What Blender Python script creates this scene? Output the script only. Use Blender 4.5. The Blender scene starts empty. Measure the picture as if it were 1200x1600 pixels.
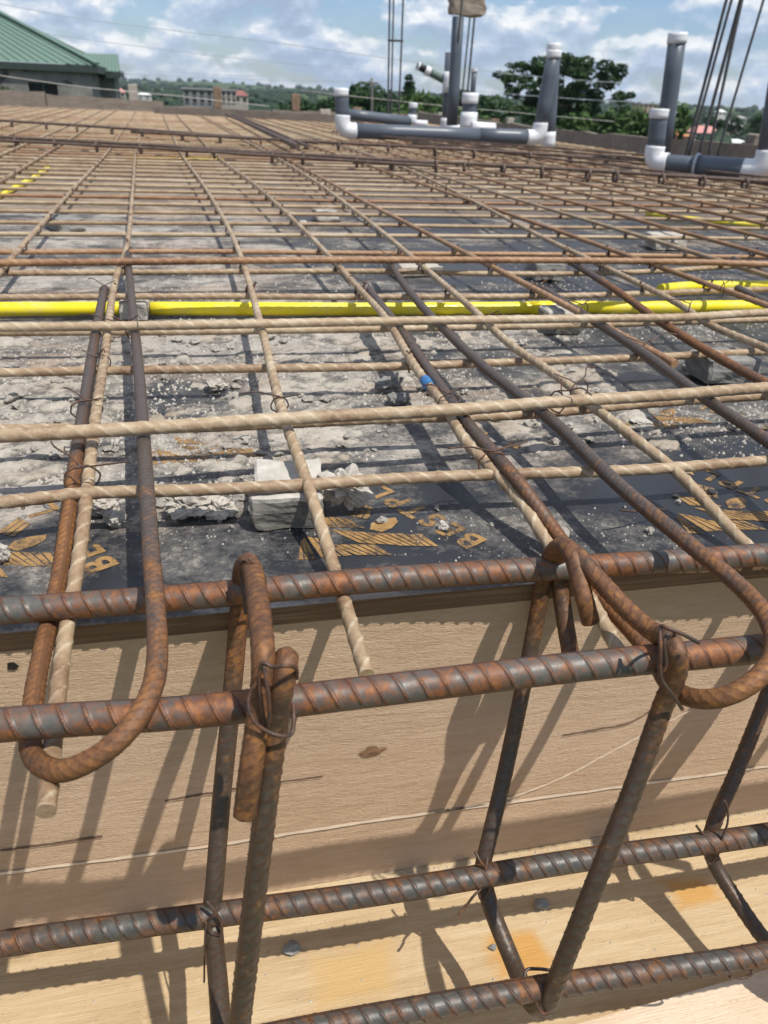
import bpy, bmesh, math, random
import numpy as np
from mathutils import Vector, noise

random.seed(7); rng = np.random.default_rng(7)
scene = bpy.context.scene
COL = scene.collection

# ------------------------------------------------------------------ camera
H = 0.3765                                     # lens height over the formwork deck (z = 0)
FPX, PSI, ROLL = 1200.0, math.radians(13.5), math.radians(2.5)
TH = math.atan(645 * math.cos(ROLL) / FPX)
_h = np.array([math.sin(PSI), math.cos(PSI), 0.0])
FW = _h * math.cos(TH) + np.array([0, 0, -math.sin(TH)])
_r = np.array([math.cos(PSI), -math.sin(PSI), 0.0]); _u = np.cross(_r, FW)
RT = math.cos(ROLL) * _r + math.sin(ROLL) * _u
UP = -math.sin(ROLL) * _r + math.cos(ROLL) * _u
CAM = np.array([0, 0, H])
cd = bpy.data.cameras.new('camera'); cam = bpy.data.objects.new('camera', cd); COL.objects.link(cam)
from mathutils import Matrix
m = Matrix.Identity(4)
for i in range(3):
    m[i][0] = RT[i]; m[i][1] = UP[i]; m[i][2] = -FW[i]; m[i][3] = CAM[i]
cam.matrix_world = m
cd.sensor_fit = 'VERTICAL'; cd.sensor_height = 36; cd.sensor_width = 27; cd.lens = 36 * FPX / 1600
cd.clip_start = 0.01; cd.clip_end = 20000
cd.dof.use_dof = True; cd.dof.focus_distance = 0.72; cd.dof.aperture_fstop = 11
scene.camera = cam

# ------------------------------------------------------------------ light
SD = Vector((-0.33, 0.41, -1.0)).normalized()   # where the sunlight travels
sun_el = math.asin(-SD.z); sun_rot = math.atan2(-SD.x, -SD.y)
sl = bpy.data.lights.new('sun', 'SUN'); sl.energy = 4.2; sl.angle = math.radians(0.6); sl.color = (1.0, 0.955, 0.88)
so = bpy.data.objects.new('sun', sl); COL.objects.link(so); so.rotation_euler = SD.to_track_quat('-Z', 'Y').to_euler()
so.location = (3, -4, 10)

scene.view_settings.view_transform = 'Standard'; scene.view_settings.look = 'None'
scene.view_settings.gamma = 1; scene.view_settings.exposure = 0.22
scene.view_settings.use_curve_mapping = False

def nd(nt, t, loc=None, **kw):
    n = nt.nodes.new(t)
    for k, v in kw.items():
        if hasattr(n, k): setattr(n, k, v)
    return n
def L(nt, a, b): nt.links.new(a, b)
def setin(n, **kw):
    for k, v in kw.items():
        n.inputs[k.replace('_', ' ')].default_value = v
def mathn(nt, op, a, b=None, c=None, clamp=False):
    n = nt.nodes.new('ShaderNodeMath'); n.operation = op; n.use_clamp = clamp
    for i, v in enumerate((a, b, c)):
        if v is None: continue
        if isinstance(v, (int, float)): n.inputs[i].default_value = v
        else: L(nt, v, n.inputs[i])
    return n.outputs[0]
def ramp(nt, fac, stops, interp='LINEAR'):
    n = nt.nodes.new('ShaderNodeValToRGB'); n.color_ramp.interpolation = interp
    e = n.color_ramp.elements
    while len(e) < len(stops): e.new(0.5)
    for el, (p, c) in zip(e, stops):
        el.position = p; el.color = (c[0], c[1], c[2], 1) if not isinstance(c, (int, float)) else (c, c, c, 1)
    L(nt, fac, n.inputs[0]); return n.outputs[0]
def mixc(nt, fac, a, b, blend='MIX'):
    n = nt.nodes.new('ShaderNodeMix'); n.data_type = 'RGBA'; n.blend_type = blend
    for sock, v in ((n.inputs[0], fac), (n.inputs[6], a), (n.inputs[7], b)):
        if isinstance(v, (int, float)): sock.default_value = v
        elif isinstance(v, tuple): sock.default_value = (v[0], v[1], v[2], 1)
        else: L(nt, v, sock)
    return n.outputs[2]
def noisen(nt, vec, scale, detail=5, rough=0.55, dist=0.0, w=None):
    n = nt.nodes.new('ShaderNodeTexNoise')
    n.inputs['Scale'].default_value = scale; n.inputs['Detail'].default_value = detail
    n.inputs['Roughness'].default_value = rough; n.inputs['Distortion'].default_value = dist
    L(nt, vec, n.inputs['Vector']); return n.outputs[0]
def scalev(nt, vec, s, off=None):
    n = nt.nodes.new('ShaderNodeMapping'); n.inputs['Scale'].default_value = s
    if off is not None: n.inputs['Location'].default_value = off
    L(nt, vec, n.inputs['Vector']); return n.outputs[0]

# sky: blue daylight with broken cumulus, the same all round
w = bpy.data.worlds.new('World'); scene.world = w; w.use_nodes = True
nt = w.node_tree; nt.nodes.clear()
sky = nd(nt, 'ShaderNodeTexSky'); sky.sky_type = 'NISHITA'; sky.sun_disc = False
sky.sun_elevation = sun_el; sky.sun_rotation = sun_rot; sky.air_density = 1.2; sky.dust_density = 0.6; sky.ozone_density = 2.5
tc = nd(nt, 'ShaderNodeTexCoord')
v = scalev(nt, tc.outputs['Generated'], (1, 1, 1.9), (0.37, 1.3, 0.2))
c1 = noisen(nt, v, 13.5, 9, 0.55, 0.0)
v2 = scalev(nt, tc.outputs['Generated'], (1, 1, 2.0), (0.37, 1.3, 0.214))
c2 = noisen(nt, v2, 13.5, 9, 0.55, 0.0)
c3 = noisen(nt, scalev(nt, tc.outputs['Generated'], (1, 1, 2.4), (3.1, 0.3, 0.9)), 5.5, 6, 0.55)
cov = mathn(nt, 'ADD', c1, mathn(nt, 'MULTIPLY', mathn(nt, 'SUBTRACT', c3, 0.5), 0.4))
mask = ramp(nt, cov, [(0.40, 0.05), (0.49, 0.75), (0.60, 1.0)], 'EASE')
lit = mathn(nt, 'ADD', mathn(nt, 'MULTIPLY', mathn(nt, 'SUBTRACT', c1, c2), 5.0), mathn(nt, 'MULTIPLY', mathn(nt, 'SUBTRACT', c1, 0.5), -1.4))
lit = mathn(nt, 'ADD', lit, mathn(nt, 'ADD', mathn(nt, 'MULTIPLY', mathn(nt, 'SUBTRACT', 0.5, c3), 2.0), 0.52), clamp=True)
ccol = ramp(nt, lit, [(0.0, (3.9, 4.9, 6.7)), (0.5, (5.4, 6.5, 8.3)), (0.8, (7.6, 8.2, 9.1)), (1.0, (9.9, 10.1, 10.4))])
blue = mixc(nt, 1.0, sky.outputs[0], (0.80, 0.96, 1.28), 'MULTIPLY')
skyc = mixc(nt, mask, blue, ccol)
bg = nd(nt, 'ShaderNodeBackground'); bg.inputs['Strength'].default_value = 0.085
L(nt, skyc, bg.inputs['Color']); out = nd(nt, 'ShaderNodeOutputWorld'); L(nt, bg.outputs[0], out.inputs['Surface'])

# ------------------------------------------------------------------ helpers
def ray(x, y): return RT * ((x - 600) / FPX) - UP * ((y - 800) / FPX) + FW
def P(x, y, z):
    "world point at height z that is seen at photo position x, y"
    d = ray(x, y); return CAM + d * ((z - H) / d[2])
def Q(x, y, Y):
    "world point at depth Y that is seen at photo position x, y"
    d = ray(x, y); return CAM + d * (Y / d[1])
WL = {}
def place(o, loc, parent):
    loc = np.array(loc, float)
    if parent is not None:
        o.parent = parent; o.location = tuple(loc - WL[parent.name])
    else: o.location = tuple(loc)
    WL[o.name] = loc
def mk(name, V, F, mat, parent=None, smooth=False, attrs=None, origin=None, mats=None, mi=None):
    "one mesh object from world-space vertices; F is a list of faces or of (n,k) arrays"
    V = np.asarray(V, float)
    if origin is None: origin = (V.min(0) + V.max(0)) / 2
    me = bpy.data.meshes.new(name)
    fl = []
    if len(F) and isinstance(F[0], np.ndarray) and F[0].ndim == 2:
        groups = F
        loops = np.concatenate([g.ravel() for g in groups]); tot = np.concatenate([np.full(len(g), g.shape[1]) for g in groups])
    else:
        loops = np.concatenate([np.asarray(f) for f in F]); tot = np.array([len(f) for f in F])
    start = np.concatenate([[0], np.cumsum(tot)[:-1]])
    me.vertices.add(len(V)); me.vertices.foreach_set('co', (V - origin).astype(np.float32).ravel())
    me.loops.add(len(loops)); me.loops.foreach_set('vertex_index', loops.astype(np.int32))
    me.polygons.add(len(tot)); me.polygons.foreach_set('loop_start', start.astype(np.int32))
    me.polygons.foreach_set('loop_total', tot.astype(np.int32))
    me.polygons.foreach_set('use_smooth', (tot <= 4) & smooth)
    for mm in (mats or [mat]): me.materials.append(mm)
    if mi is not None: me.polygons.foreach_set('material_index', np.asarray(mi, np.int32))
    for k, a in (attrs or {}).items():
        at = me.attributes.new(k, 'FLOAT', 'POINT'); at.data.foreach_set('value', np.asarray(a, np.float32))
    me.update(calc_edges=True); me.validate()
    o = bpy.data.objects.new(name, me); COL.objects.link(o); place(o, origin, parent)
    return o
def empty(name, loc):
    o = bpy.data.objects.new(name, None); COL.objects.link(o); o.empty_display_size = 0.1
    place(o, loc, None); return o
def tag(o, label=None, cat=None, group=None, kind=None):
    if label: o['label'] = label
    if cat: o['category'] = cat
    if group: o['group'] = group
    if kind: o['kind'] = kind
    return o
def catmull(pts, per=14):
    p = np.asarray(pts, float)
    p = np.vstack([2 * p[0] - p[1], p, 2 * p[-1] - p[-2]])
    out = []
    for i in range(1, len(p) - 2):
        a, b, c, d = p[i - 1], p[i], p[i + 1], p[i + 2]
        # centripetal parametrisation keeps unevenly spaced points from overshooting
        t0 = 0; t1 = t0 + max(1e-6, np.linalg.norm(b - a) ** .5); t2 = t1 + max(1e-6, np.linalg.norm(c - b) ** .5); t3 = t2 + max(1e-6, np.linalg.norm(d - c) ** .5)
        for t in np.linspace(t1, t2, per, endpoint=False):
            A1 = (t1 - t) / (t1 - t0) * a + (t - t0) / (t1 - t0) * b; A2 = (t2 - t) / (t2 - t1) * b + (t - t1) / (t2 - t1) * c
            A3 = (t3 - t) / (t3 - t2) * c + (t - t2) / (t3 - t2) * d
            B1 = (t2 - t) / (t2 - t0) * A1 + (t - t0) / (t2 - t0) * A2; B2 = (t3 - t) / (t3 - t1) * A2 + (t - t1) / (t3 - t1) * A3
            out.append((t2 - t) / (t2 - t1) * B1 + (t - t1) / (t2 - t1) * B2)
    out.append(p[-2]); return np.array(out)
def resample(pts, stepf):
    d = np.linalg.norm(np.diff(pts, axis=0), axis=1); s = np.concatenate([[0], np.cumsum(d)])
    ss = [0.0]
    while ss[-1] < s[-1]:
        p = np.array([np.interp(ss[-1], s, pts[:, k]) for k in range(3)])
        ss.append(ss[-1] + stepf(p))
    ss[-1] = s[-1]; ss = np.array(ss)
    return np.stack([np.interp(ss, s, pts[:, k]) for k in range(3)], 1), ss
def sweep(pts, r, segs=16, step=0.003, style='plain', amp=0.0008, pitch=0.014, phase=0.0, curve=True, rmul=None, smoothsteps=14):
    p = catmull(pts, smoothsteps) if curve and len(pts) > 2 else np.asarray(pts, float)
    stepf = step if callable(step) else (lambda q: step)
    p, s = resample(p, stepf)
    n = len(p)
    t = np.gradient(p, axis=0); t /= np.linalg.norm(t, axis=1)[:, None] + 1e-12
    ref = np.array([0, 0, 1.0]) if abs(t[0][2]) < 0.9 else np.array([0, 1.0, 0])
    N = np.zeros_like(p); a = ref - t[0] * (ref @ t[0]); N[0] = a / np.linalg.norm(a)
    for i in range(1, n):
        a = N[i - 1] - t[i] * (N[i - 1] @ t[i]); N[i] = a / (np.linalg.norm(a) + 1e-12)
    B = np.cross(t, N)
    th = np.arange(segs) * 2 * math.pi / segs
    S, T = np.meshgrid(s, th, indexing='ij')
    ds = np.gradient(s)[:, None]
    if style == 'twist':
        d = np.cos(2 * (T - 2 * math.pi * S / pitch + phase)); hgt = np.clip((d - 0.70) / 0.30, 0, 1)
        hgt = hgt * (ds < pitch / 6)
    elif style == 'rib':
        Tp = (T + phase) % (2 * math.pi); half = np.floor(Tp / math.pi); al = Tp - half * math.pi
        ph = (S - 0.0047 * al + half * pitch * 0.5) / pitch
        dist = np.abs(ph - np.round(ph)) * pitch
        wv = np.random.default_rng(int(abs(p[0][0]) * 1e5) % 99991).uniform(.75, 1.15, 4096)
        hgt = np.exp(-(dist / (pitch * 0.062)) ** 2) * np.sqrt(np.clip(np.sin(al), 0, 1)) * wv[np.round(ph).astype(int) % 4096]
        hgt = np.maximum(hgt, 0.75 * np.exp(-(np.minimum(al, math.pi - al) * r / 0.0011) ** 2))
        hgt = hgt * (ds < pitch / 4)
    else: hgt = np.zeros_like(S)
    rr = r + amp * hgt
    if rmul is not None: rr = rr * rmul(S, T)
    V = p[:, None, :] + rr[:, :, None] * (np.cos(T)[:, :, None] * N[:, None, :] + np.sin(T)[:, :, None] * B[:, None, :])
    i = np.arange(n - 1)[:, None] * segs; j = np.arange(segs)[None, :]; j2 = (j + 1) % segs
    q = np.stack([i + j, i + j2, i + segs + j2, i + segs + j], -1).reshape(-1, 4)
    caps = np.stack([np.arange(segs)[::-1], (n - 1) * segs + np.arange(segs)])
    return V.reshape(-1, 3), [q, caps], hgt.ravel(), np.repeat(s, segs)
def bar(name, pts, r, mat, parent=None, rust=None, **kw):
    V, F, hg, s = sweep(pts, r, **kw)
    at = {'rib': hg}
    if rust is not None: at['rust'] = np.interp(s / s[-1], [a for a, b in rust], [b for a, b in rust])
    return mk(name, V, F, mat, parent, True, at)
BOXF = [(0, 3, 2, 1), (4, 5, 6, 7), (0, 1, 5, 4), (1, 2, 6, 5), (2, 3, 7, 6), (3, 0, 4, 7)]
def boxv(x0, y0, z0, x1, y1, z1):
    return [(x0, y0, z0), (x1, y0, z0), (x1, y1, z0), (x0, y1, z0), (x0, y0, z1), (x1, y0, z1), (x1, y1, z1), (x0, y1, z1)]
def box(name, b, mat, parent=None): return mk(name, boxv(*b), [np.array(BOXF)], mat, parent)
def merge(parts):
    V = []; F = []; n = 0
    for v, f in parts:
        V += [tuple(q) for q in v]; F += [tuple(i + n for i in g) for g in f]; n += len(v)
    return np.array(V), F
def bar3(a, b, wd, ht):
    "box beam between two points, wd wide and ht high"
    a = np.array(a, float); b = np.array(b, float); d = b - a; d /= np.linalg.norm(d)
    u = np.array([0, 0, 1.0]); sdw = np.cross(d, u); sdw /= np.linalg.norm(sdw); up = np.cross(sdw, d)
    V = []
    for p in (a, b):
        for i, j in ((-1, -1), (1, -1), (1, 1), (-1, 1)): V.append(p + sdw * wd / 2 * i + up * ht / 2 * j)
    return V, [(0, 1, 2, 3), (7, 6, 5, 4), (0, 4, 5, 1), (1, 5, 6, 2), (2, 6, 7, 3), (3, 7, 4, 0)]

# ------------------------------------------------------------------ materials
def newmat(name):
    m = bpy.data.materials.new(name); m.use_nodes = True; nt = m.node_tree
    return m, nt, nt.nodes['Principled BSDF']
def objvec(nt):
    tc = nd(nt, 'ShaderNodeTexCoord'); oi = nd(nt, 'ShaderNodeObjectInfo')
    c = nd(nt, 'ShaderNodeCombineXYZ'); r = mathn(nt, 'MULTIPLY', oi.outputs['Random'], 37.0)
    for k in range(3): L(nt, r, c.inputs[k])
    a = nd(nt, 'ShaderNodeVectorMath'); a.operation = 'ADD'; L(nt, tc.outputs['Object'], a.inputs[0]); L(nt, c.outputs[0], a.inputs[1])
    return a.outputs[0], oi.outputs['Random']
def posvec(nt): return nd(nt, 'ShaderNodeNewGeometry').outputs['Position']
def attr(nt, name):
    a = nd(nt, 'ShaderNodeAttribute'); a.attribute_name = name; return a.outputs['Fac']
def bumpn(nt, bsdf, h, strength=0.4, dist=0.001):
    b = nd(nt, 'ShaderNodeBump'); b.inputs['Strength'].default_value = strength; b.inputs['Distance'].default_value = dist
    L(nt, h, b.inputs['Height']); L(nt, b.outputs[0], bsdf.inputs['Normal'])
def plainmat(name, col, rough=0.6, var=0.15, scale=8, bump=0.0, spec=0.4, metallic=0.0, bumpscale=60, bdist=0.002):
    m, nt, b = newmat(name); v, rnd = objvec(nt)
    n = noisen(nt, v, scale, 6, 0.6)
    lo = tuple(c * (1 - var) for c in col); hi = tuple(min(1, c * (1 + var)) for c in col)
    L(nt, ramp(nt, n, [(0.3, lo), (0.7, hi)]), b.inputs['Base Color'])
    b.inputs['Roughness'].default_value = rough; b.inputs['Specular IOR Level'].default_value = spec; b.inputs['Metallic'].default_value = metallic
    if bump: bumpn(nt, b, noisen(nt, v, bumpscale, 4), bump, bdist)
    return m
def rustmat(name, steel, brown, orange, rustlo, rusthi, ribpale=0.0, rough=0.5, useattr=False):
    m, nt, b = newmat(name); v, rnd = objvec(nt)
    n1 = noisen(nt, v, 24, 8, 0.68, 0.4); n2 = noisen(nt, v, 150, 5, 0.65); n3 = noisen(nt, v, 420, 3, 0.6)
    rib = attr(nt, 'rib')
    f = mathn(nt, 'ADD', n1, mathn(nt, 'MULTIPLY', mathn(nt, 'SUBTRACT', n2, 0.5), 0.5))
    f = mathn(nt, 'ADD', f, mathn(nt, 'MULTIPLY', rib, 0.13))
    if useattr: f = mathn(nt, 'ADD', f, mathn(nt, 'MULTIPLY', attr(nt, 'rust'), 0.48))
    fac = ramp(nt, f, [(rustlo, 0.0), (rusthi, 1.0)])
    st = ramp(nt, n2, [(0.3, tuple(c * 0.7 for c in steel)), (0.7, tuple(c * 1.25 for c in steel))])
    ru = ramp(nt, mathn(nt, 'ADD', n2, mathn(nt, 'MULTIPLY', mathn(nt, 'SUBTRACT', n1, 0.5), 0.6)), [(0.30, tuple(c * 0.66 for c in brown)), (0.5, brown), (0.74, orange)])
    c = mixc(nt, fac, st, ru)
    base = ramp(nt, rib, [(0.06, 0.0), (0.22, 0.75), (0.45, 0.5), (0.75, 0.0)])  # rib shading put into the colour: dark foot, pale crest, with gathered rust
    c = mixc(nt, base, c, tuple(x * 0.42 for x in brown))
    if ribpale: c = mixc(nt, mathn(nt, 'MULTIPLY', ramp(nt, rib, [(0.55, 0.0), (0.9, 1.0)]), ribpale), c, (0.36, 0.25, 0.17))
    c = mixc(nt, mathn(nt, 'MULTIPLY', n3, 0.30), c, tuple(x * 0.45 for x in brown))
    L(nt, c, b.inputs['Base Color'])
    L(nt, ramp(nt, fac, [(0, rough - 0.06), (1, rough + 0.12)]), b.inputs['Roughness'])
    b.inputs['Metallic'].default_value = 0.15
    bumpn(nt, b, mathn(nt, 'ADD', n2, mathn(nt, 'MULTIPLY', n3, 0.5)), 0.5, 0.0006)
    return m
M = {}
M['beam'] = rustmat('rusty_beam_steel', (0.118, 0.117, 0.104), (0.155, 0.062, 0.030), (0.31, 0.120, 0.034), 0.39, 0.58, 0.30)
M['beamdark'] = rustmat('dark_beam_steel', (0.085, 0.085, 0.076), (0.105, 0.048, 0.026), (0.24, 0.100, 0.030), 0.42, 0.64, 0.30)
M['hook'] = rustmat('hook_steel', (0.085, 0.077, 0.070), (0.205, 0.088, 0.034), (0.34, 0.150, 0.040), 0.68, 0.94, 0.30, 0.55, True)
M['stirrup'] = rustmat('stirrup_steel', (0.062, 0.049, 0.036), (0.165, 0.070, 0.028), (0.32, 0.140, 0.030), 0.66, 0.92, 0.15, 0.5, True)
M['wire'] = rustmat('tie_wire_steel', (0.07, 0.05, 0.04), (0.10, 0.045, 0.025), (0.20, 0.08, 0.03), 0.4, 0.6)
def tanmat(name='twisted_bar_steel', k=(1, 1, 1)):
    m, nt, b = newmat(name); v, rnd = objvec(nt)
    n1 = noisen(nt, v, 13, 8, 0.7, 0.3); n2 = noisen(nt, v, 130, 6, 0.72); n3 = noisen(nt, v, 420, 3)
    f = mathn(nt, 'ADD', mathn(nt, 'MULTIPLY', n1, 0.75), mathn(nt, 'MULTIPLY', n2, 0.35))
    f = mathn(nt, 'ADD', f, mathn(nt, 'MULTIPLY', mathn(nt, 'SUBTRACT', rnd, 0.42), 0.13))
    c = ramp(nt, f, [(0.36, (0.165, 0.092, 0.052)), (0.47, (0.29, 0.195, 0.115)), (0.58, (0.385, 0.285, 0.175)), (0.72, (0.50, 0.41, 0.285))])
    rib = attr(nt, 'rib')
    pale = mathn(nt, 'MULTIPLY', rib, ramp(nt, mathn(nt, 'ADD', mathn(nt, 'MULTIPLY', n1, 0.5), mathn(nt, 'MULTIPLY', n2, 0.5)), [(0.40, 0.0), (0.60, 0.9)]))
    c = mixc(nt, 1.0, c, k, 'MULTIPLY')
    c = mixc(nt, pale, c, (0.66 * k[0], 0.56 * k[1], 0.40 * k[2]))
    c = mixc(nt, mathn(nt, 'MULTIPLY', n3, 0.3), c, (0.14, 0.075, 0.04))
    L(nt, c, b.inputs['Base Color']); b.inputs['Roughness'].default_value = 0.55; b.inputs['Specular IOR Level'].default_value = 0.4
    bumpn(nt, b, mathn(nt, 'ADD', n2, n3), 0.45, 0.0007); return m
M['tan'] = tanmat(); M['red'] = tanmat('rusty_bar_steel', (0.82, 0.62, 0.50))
M['darkfar'] = plainmat('dark_beam_bar', (0.11, 0.075, 0.058), 0.7, 0.4, 30)
M['tiefar'] = plainmat('dark_tie_wire', (0.07, 0.038, 0.026), 0.8, 0.3, 30)
M['pvc'] = plainmat('grey_pvc', (0.088, 0.105, 0.128), 0.38, 0.07, 5)
M['white'] = plainmat('white_pvc', (0.66, 0.67, 0.68), 0.4, 0.05, 6)
def yellowmat():
    m, nt, b = newmat('yellow_pvc'); v, rnd = objvec(nt); n = noisen(nt, v, 14, 7, .7); n2 = noisen(nt, v, 160, 4, .7)
    c = mixc(nt, ramp(nt, mathn(nt, 'ADD', mathn(nt, 'MULTIPLY', n, .6), mathn(nt, 'MULTIPLY', n2, .4)), [(.48, 0.0), (.68, .6)]), (0.84, 0.70, 0.014), (0.52, 0.46, 0.27))
    L(nt, c, b.inputs['Base Color']); L(nt, ramp(nt, n, [(.4, .32), (.65, .6)]), b.inputs['Roughness']); return m
M['yellow'] = yellowmat()
M['blue'] = plainmat('blue_tape', (0.035, 0.14, 0.32), 0.6, 0.35, 220)
M['stone'] = plainmat('mortar', (0.42, 0.385, 0.335), 0.95, 0.22, 40, 0.7, 0.2, bumpscale=220, bdist=0.002)
def crustmat():
    m, nt, b = newmat('mortar_crust'); p = posvec(nt); sep = nd(nt, 'ShaderNodeSeparateXYZ'); L(nt, p, sep.inputs[0])
    n1 = noisen(nt, p, 30, 7, 0.7); n2 = noisen(nt, p, 230, 4, 0.7); n3 = noisen(nt, p, 7, 4, 0.6)
    c = ramp(nt, mathn(nt, 'ADD', mathn(nt, 'MULTIPLY', n1, .6), mathn(nt, 'MULTIPLY', n2, .4)), [(0.34, (0.22, 0.20, 0.17)), (0.50, (0.40, 0.36, 0.305)), (0.66, (0.52, 0.48, 0.415))])
    c = mixc(nt, ramp(nt, n3, [(0.5, 0.0), (0.68, 0.5)]), c, (0.31, 0.22, 0.15))
    thin = ramp(nt, mathn(nt, 'ADD', mathn(nt, 'MULTIPLY', sep.outputs[2], 160.0), mathn(nt, 'MULTIPLY', mathn(nt, 'SUBTRACT', n1, 0.5), 1.6)), [(0.0, 0.7), (0.40, 0.0)])
    L(nt, mixc(nt, thin, c, (0.055, 0.055, 0.058)), b.inputs['Base Color']); b.inputs['Roughness'].default_value = 0.97; b.inputs['Specular IOR Level'].default_value = 0.15
    bumpn(nt, b, mathn(nt, 'ADD', n1, n2), 0.9, 0.003); return m
M['crust'] = crustmat()
M['spacer'] = plainmat('spacer_concrete', (0.44, 0.41, 0.36), 0.95, 0.24, 45, 0.6, 0.2, bumpscale=180, bdist=0.0025)
M['blockside'] = plainmat('weathered_shaded_side', (0.16, 0.15, 0.13), .95, .3, 60, .6, .2, bumpscale=200)
M['stonedark'] = plainmat('grey_stone', (0.22, 0.215, 0.20), 0.9, 0.2, 40, 0.6, 0.2, bumpscale=160)

def filmmat(name, film, dustA, dustB, brown):
    m, nt, b = newmat(name); p = posvec(nt)
    sep = nd(nt, 'ShaderNodeSeparateXYZ'); L(nt, p, sep.inputs[0])
    n1 = noisen(nt, scalev(nt, p, (1.0, 1.25, 1)), 4.2, 9, 0.66, 0.5); n2 = noisen(nt, p, 22, 7, 0.68, 0.3); n3 = noisen(nt, p, 130, 4, 0.7)
    n4 = noisen(nt, scalev(nt, p, (1, 2.6, 1)), 2.1, 5, 0.6)
    my = ramp(nt, mathn(nt, 'DIVIDE', sep.outputs[1], 4.0), [(0.131, 0.75), (0.1375, 0.30), (0.172, 0.42), (0.205, 0.60), (0.34, 0.64), (0.42, 0.54), (0.55, 0.55), (0.75, 0.60), (1.0, 0.64)])
    mx = mathn(nt, 'MULTIPLY', ramp(nt, mathn(nt, 'ADD', mathn(nt, 'MULTIPLY', sep.outputs[0], 1.0), 0.1), [(0.25, 0.0), (0.75, 1.0)]), -0.20)
    f = mathn(nt, 'ADD', my, mx)
    f = mathn(nt, 'ADD', f, mathn(nt, 'MULTIPLY', mathn(nt, 'SUBTRACT', n1, 0.5), 1.5))
    f = mathn(nt, 'ADD', f, mathn(nt, 'MULTIPLY', mathn(nt, 'SUBTRACT', n2, 0.5), 0.55))
    f = mathn(nt, 'ADD', f, mathn(nt, 'MULTIPLY', mathn(nt, 'SUBTRACT', n3, 0.5), 0.35))
    f = mathn(nt, 'ADD', f, mathn(nt, 'MULTIPLY', mathn(nt, 'SUBTRACT', n4, 0.5), 0.5))
    mask = ramp(nt, f, [(0.30, 0.03), (0.44, 0.24), (0.52, 0.6), (0.66, 1.0)])
    spk = ramp(nt, noisen(nt, p, 210, 2, 0.5), [(0.66, 0.0), (0.74, 0.7)])
    spkm = mathn(nt, 'MULTIPLY', spk, ramp(nt, n2, [(0.42, 0.0), (0.6, 0.85)]))
    mask = mathn(nt, 'MAXIMUM', mask, spkm)
    dust = ramp(nt, mathn(nt, 'ADD', mathn(nt, 'MULTIPLY', n2, 0.6), mathn(nt, 'MULTIPLY', n3, 0.4)), [(0.34, dustB), (0.62, dustA)])
    dust = mixc(nt, ramp(nt, n4, [(0.5, 0.0), (0.66, 0.55)]), dust, brown)
    L(nt, mixc(nt, mask, film, dust), b.inputs['Base Color'])
    L(nt, ramp(nt, mask, [(0.0, 0.30), (0.4, 0.85), (1, 0.98)]), b.inputs['Roughness']); b.inputs['Specular IOR Level'].default_value = 0.45
    bumpn(nt, b, mathn(nt, 'ADD', mathn(nt, 'MULTIPLY', mask, 0.6), mathn(nt, 'MULTIPLY', mathn(nt, 'ADD', n2, n3), mask)), 0.75, 0.004)
    return m
M['film'] = filmmat('film_faced_plywood', (0.014, 0.017, 0.023), (0.43, 0.39, 0.34), (0.20, 0.185, 0.165), (0.30, 0.20, 0.13))
M['filmbrown'] = filmmat('brown_plywood', (0.12, 0.09, 0.068), (0.31, 0.245, 0.185), (0.23, 0.175, 0.13), (0.24, 0.165, 0.11))
def printmat():
    m, nt, b = newmat('gold_print'); p = posvec(nt)
    n = noisen(nt, p, 60, 6, 0.65); n2 = noisen(nt, p, 300, 3)
    L(nt, ramp(nt, mathn(nt, 'ADD', mathn(nt, 'MULTIPLY', n, .7), mathn(nt, 'MULTIPLY', n2, .3)), [(0.30, (0.07, 0.04, 0.02)), (0.42, (0.27, 0.155, 0.052)), (0.58, (0.35, 0.205, 0.075)), (0.70, (0.42, 0.32, 0.22))]), b.inputs['Base Color'])
    cc = b.inputs['Base Color'].links[0].from_socket
    wear = ramp(nt, mathn(nt, 'ADD', mathn(nt, 'MULTIPLY', noisen(nt, p, 34, 6, .7), .7), mathn(nt, 'MULTIPLY', n2, .3)), [(0.47, 0.0), (0.60, 0.92)])
    L(nt, mixc(nt, wear, cc, (0.02, 0.02, 0.025)), b.inputs['Base Color'])
    b.inputs['Roughness'].default_value = 0.65; return m
M['print'] = printmat()
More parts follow.
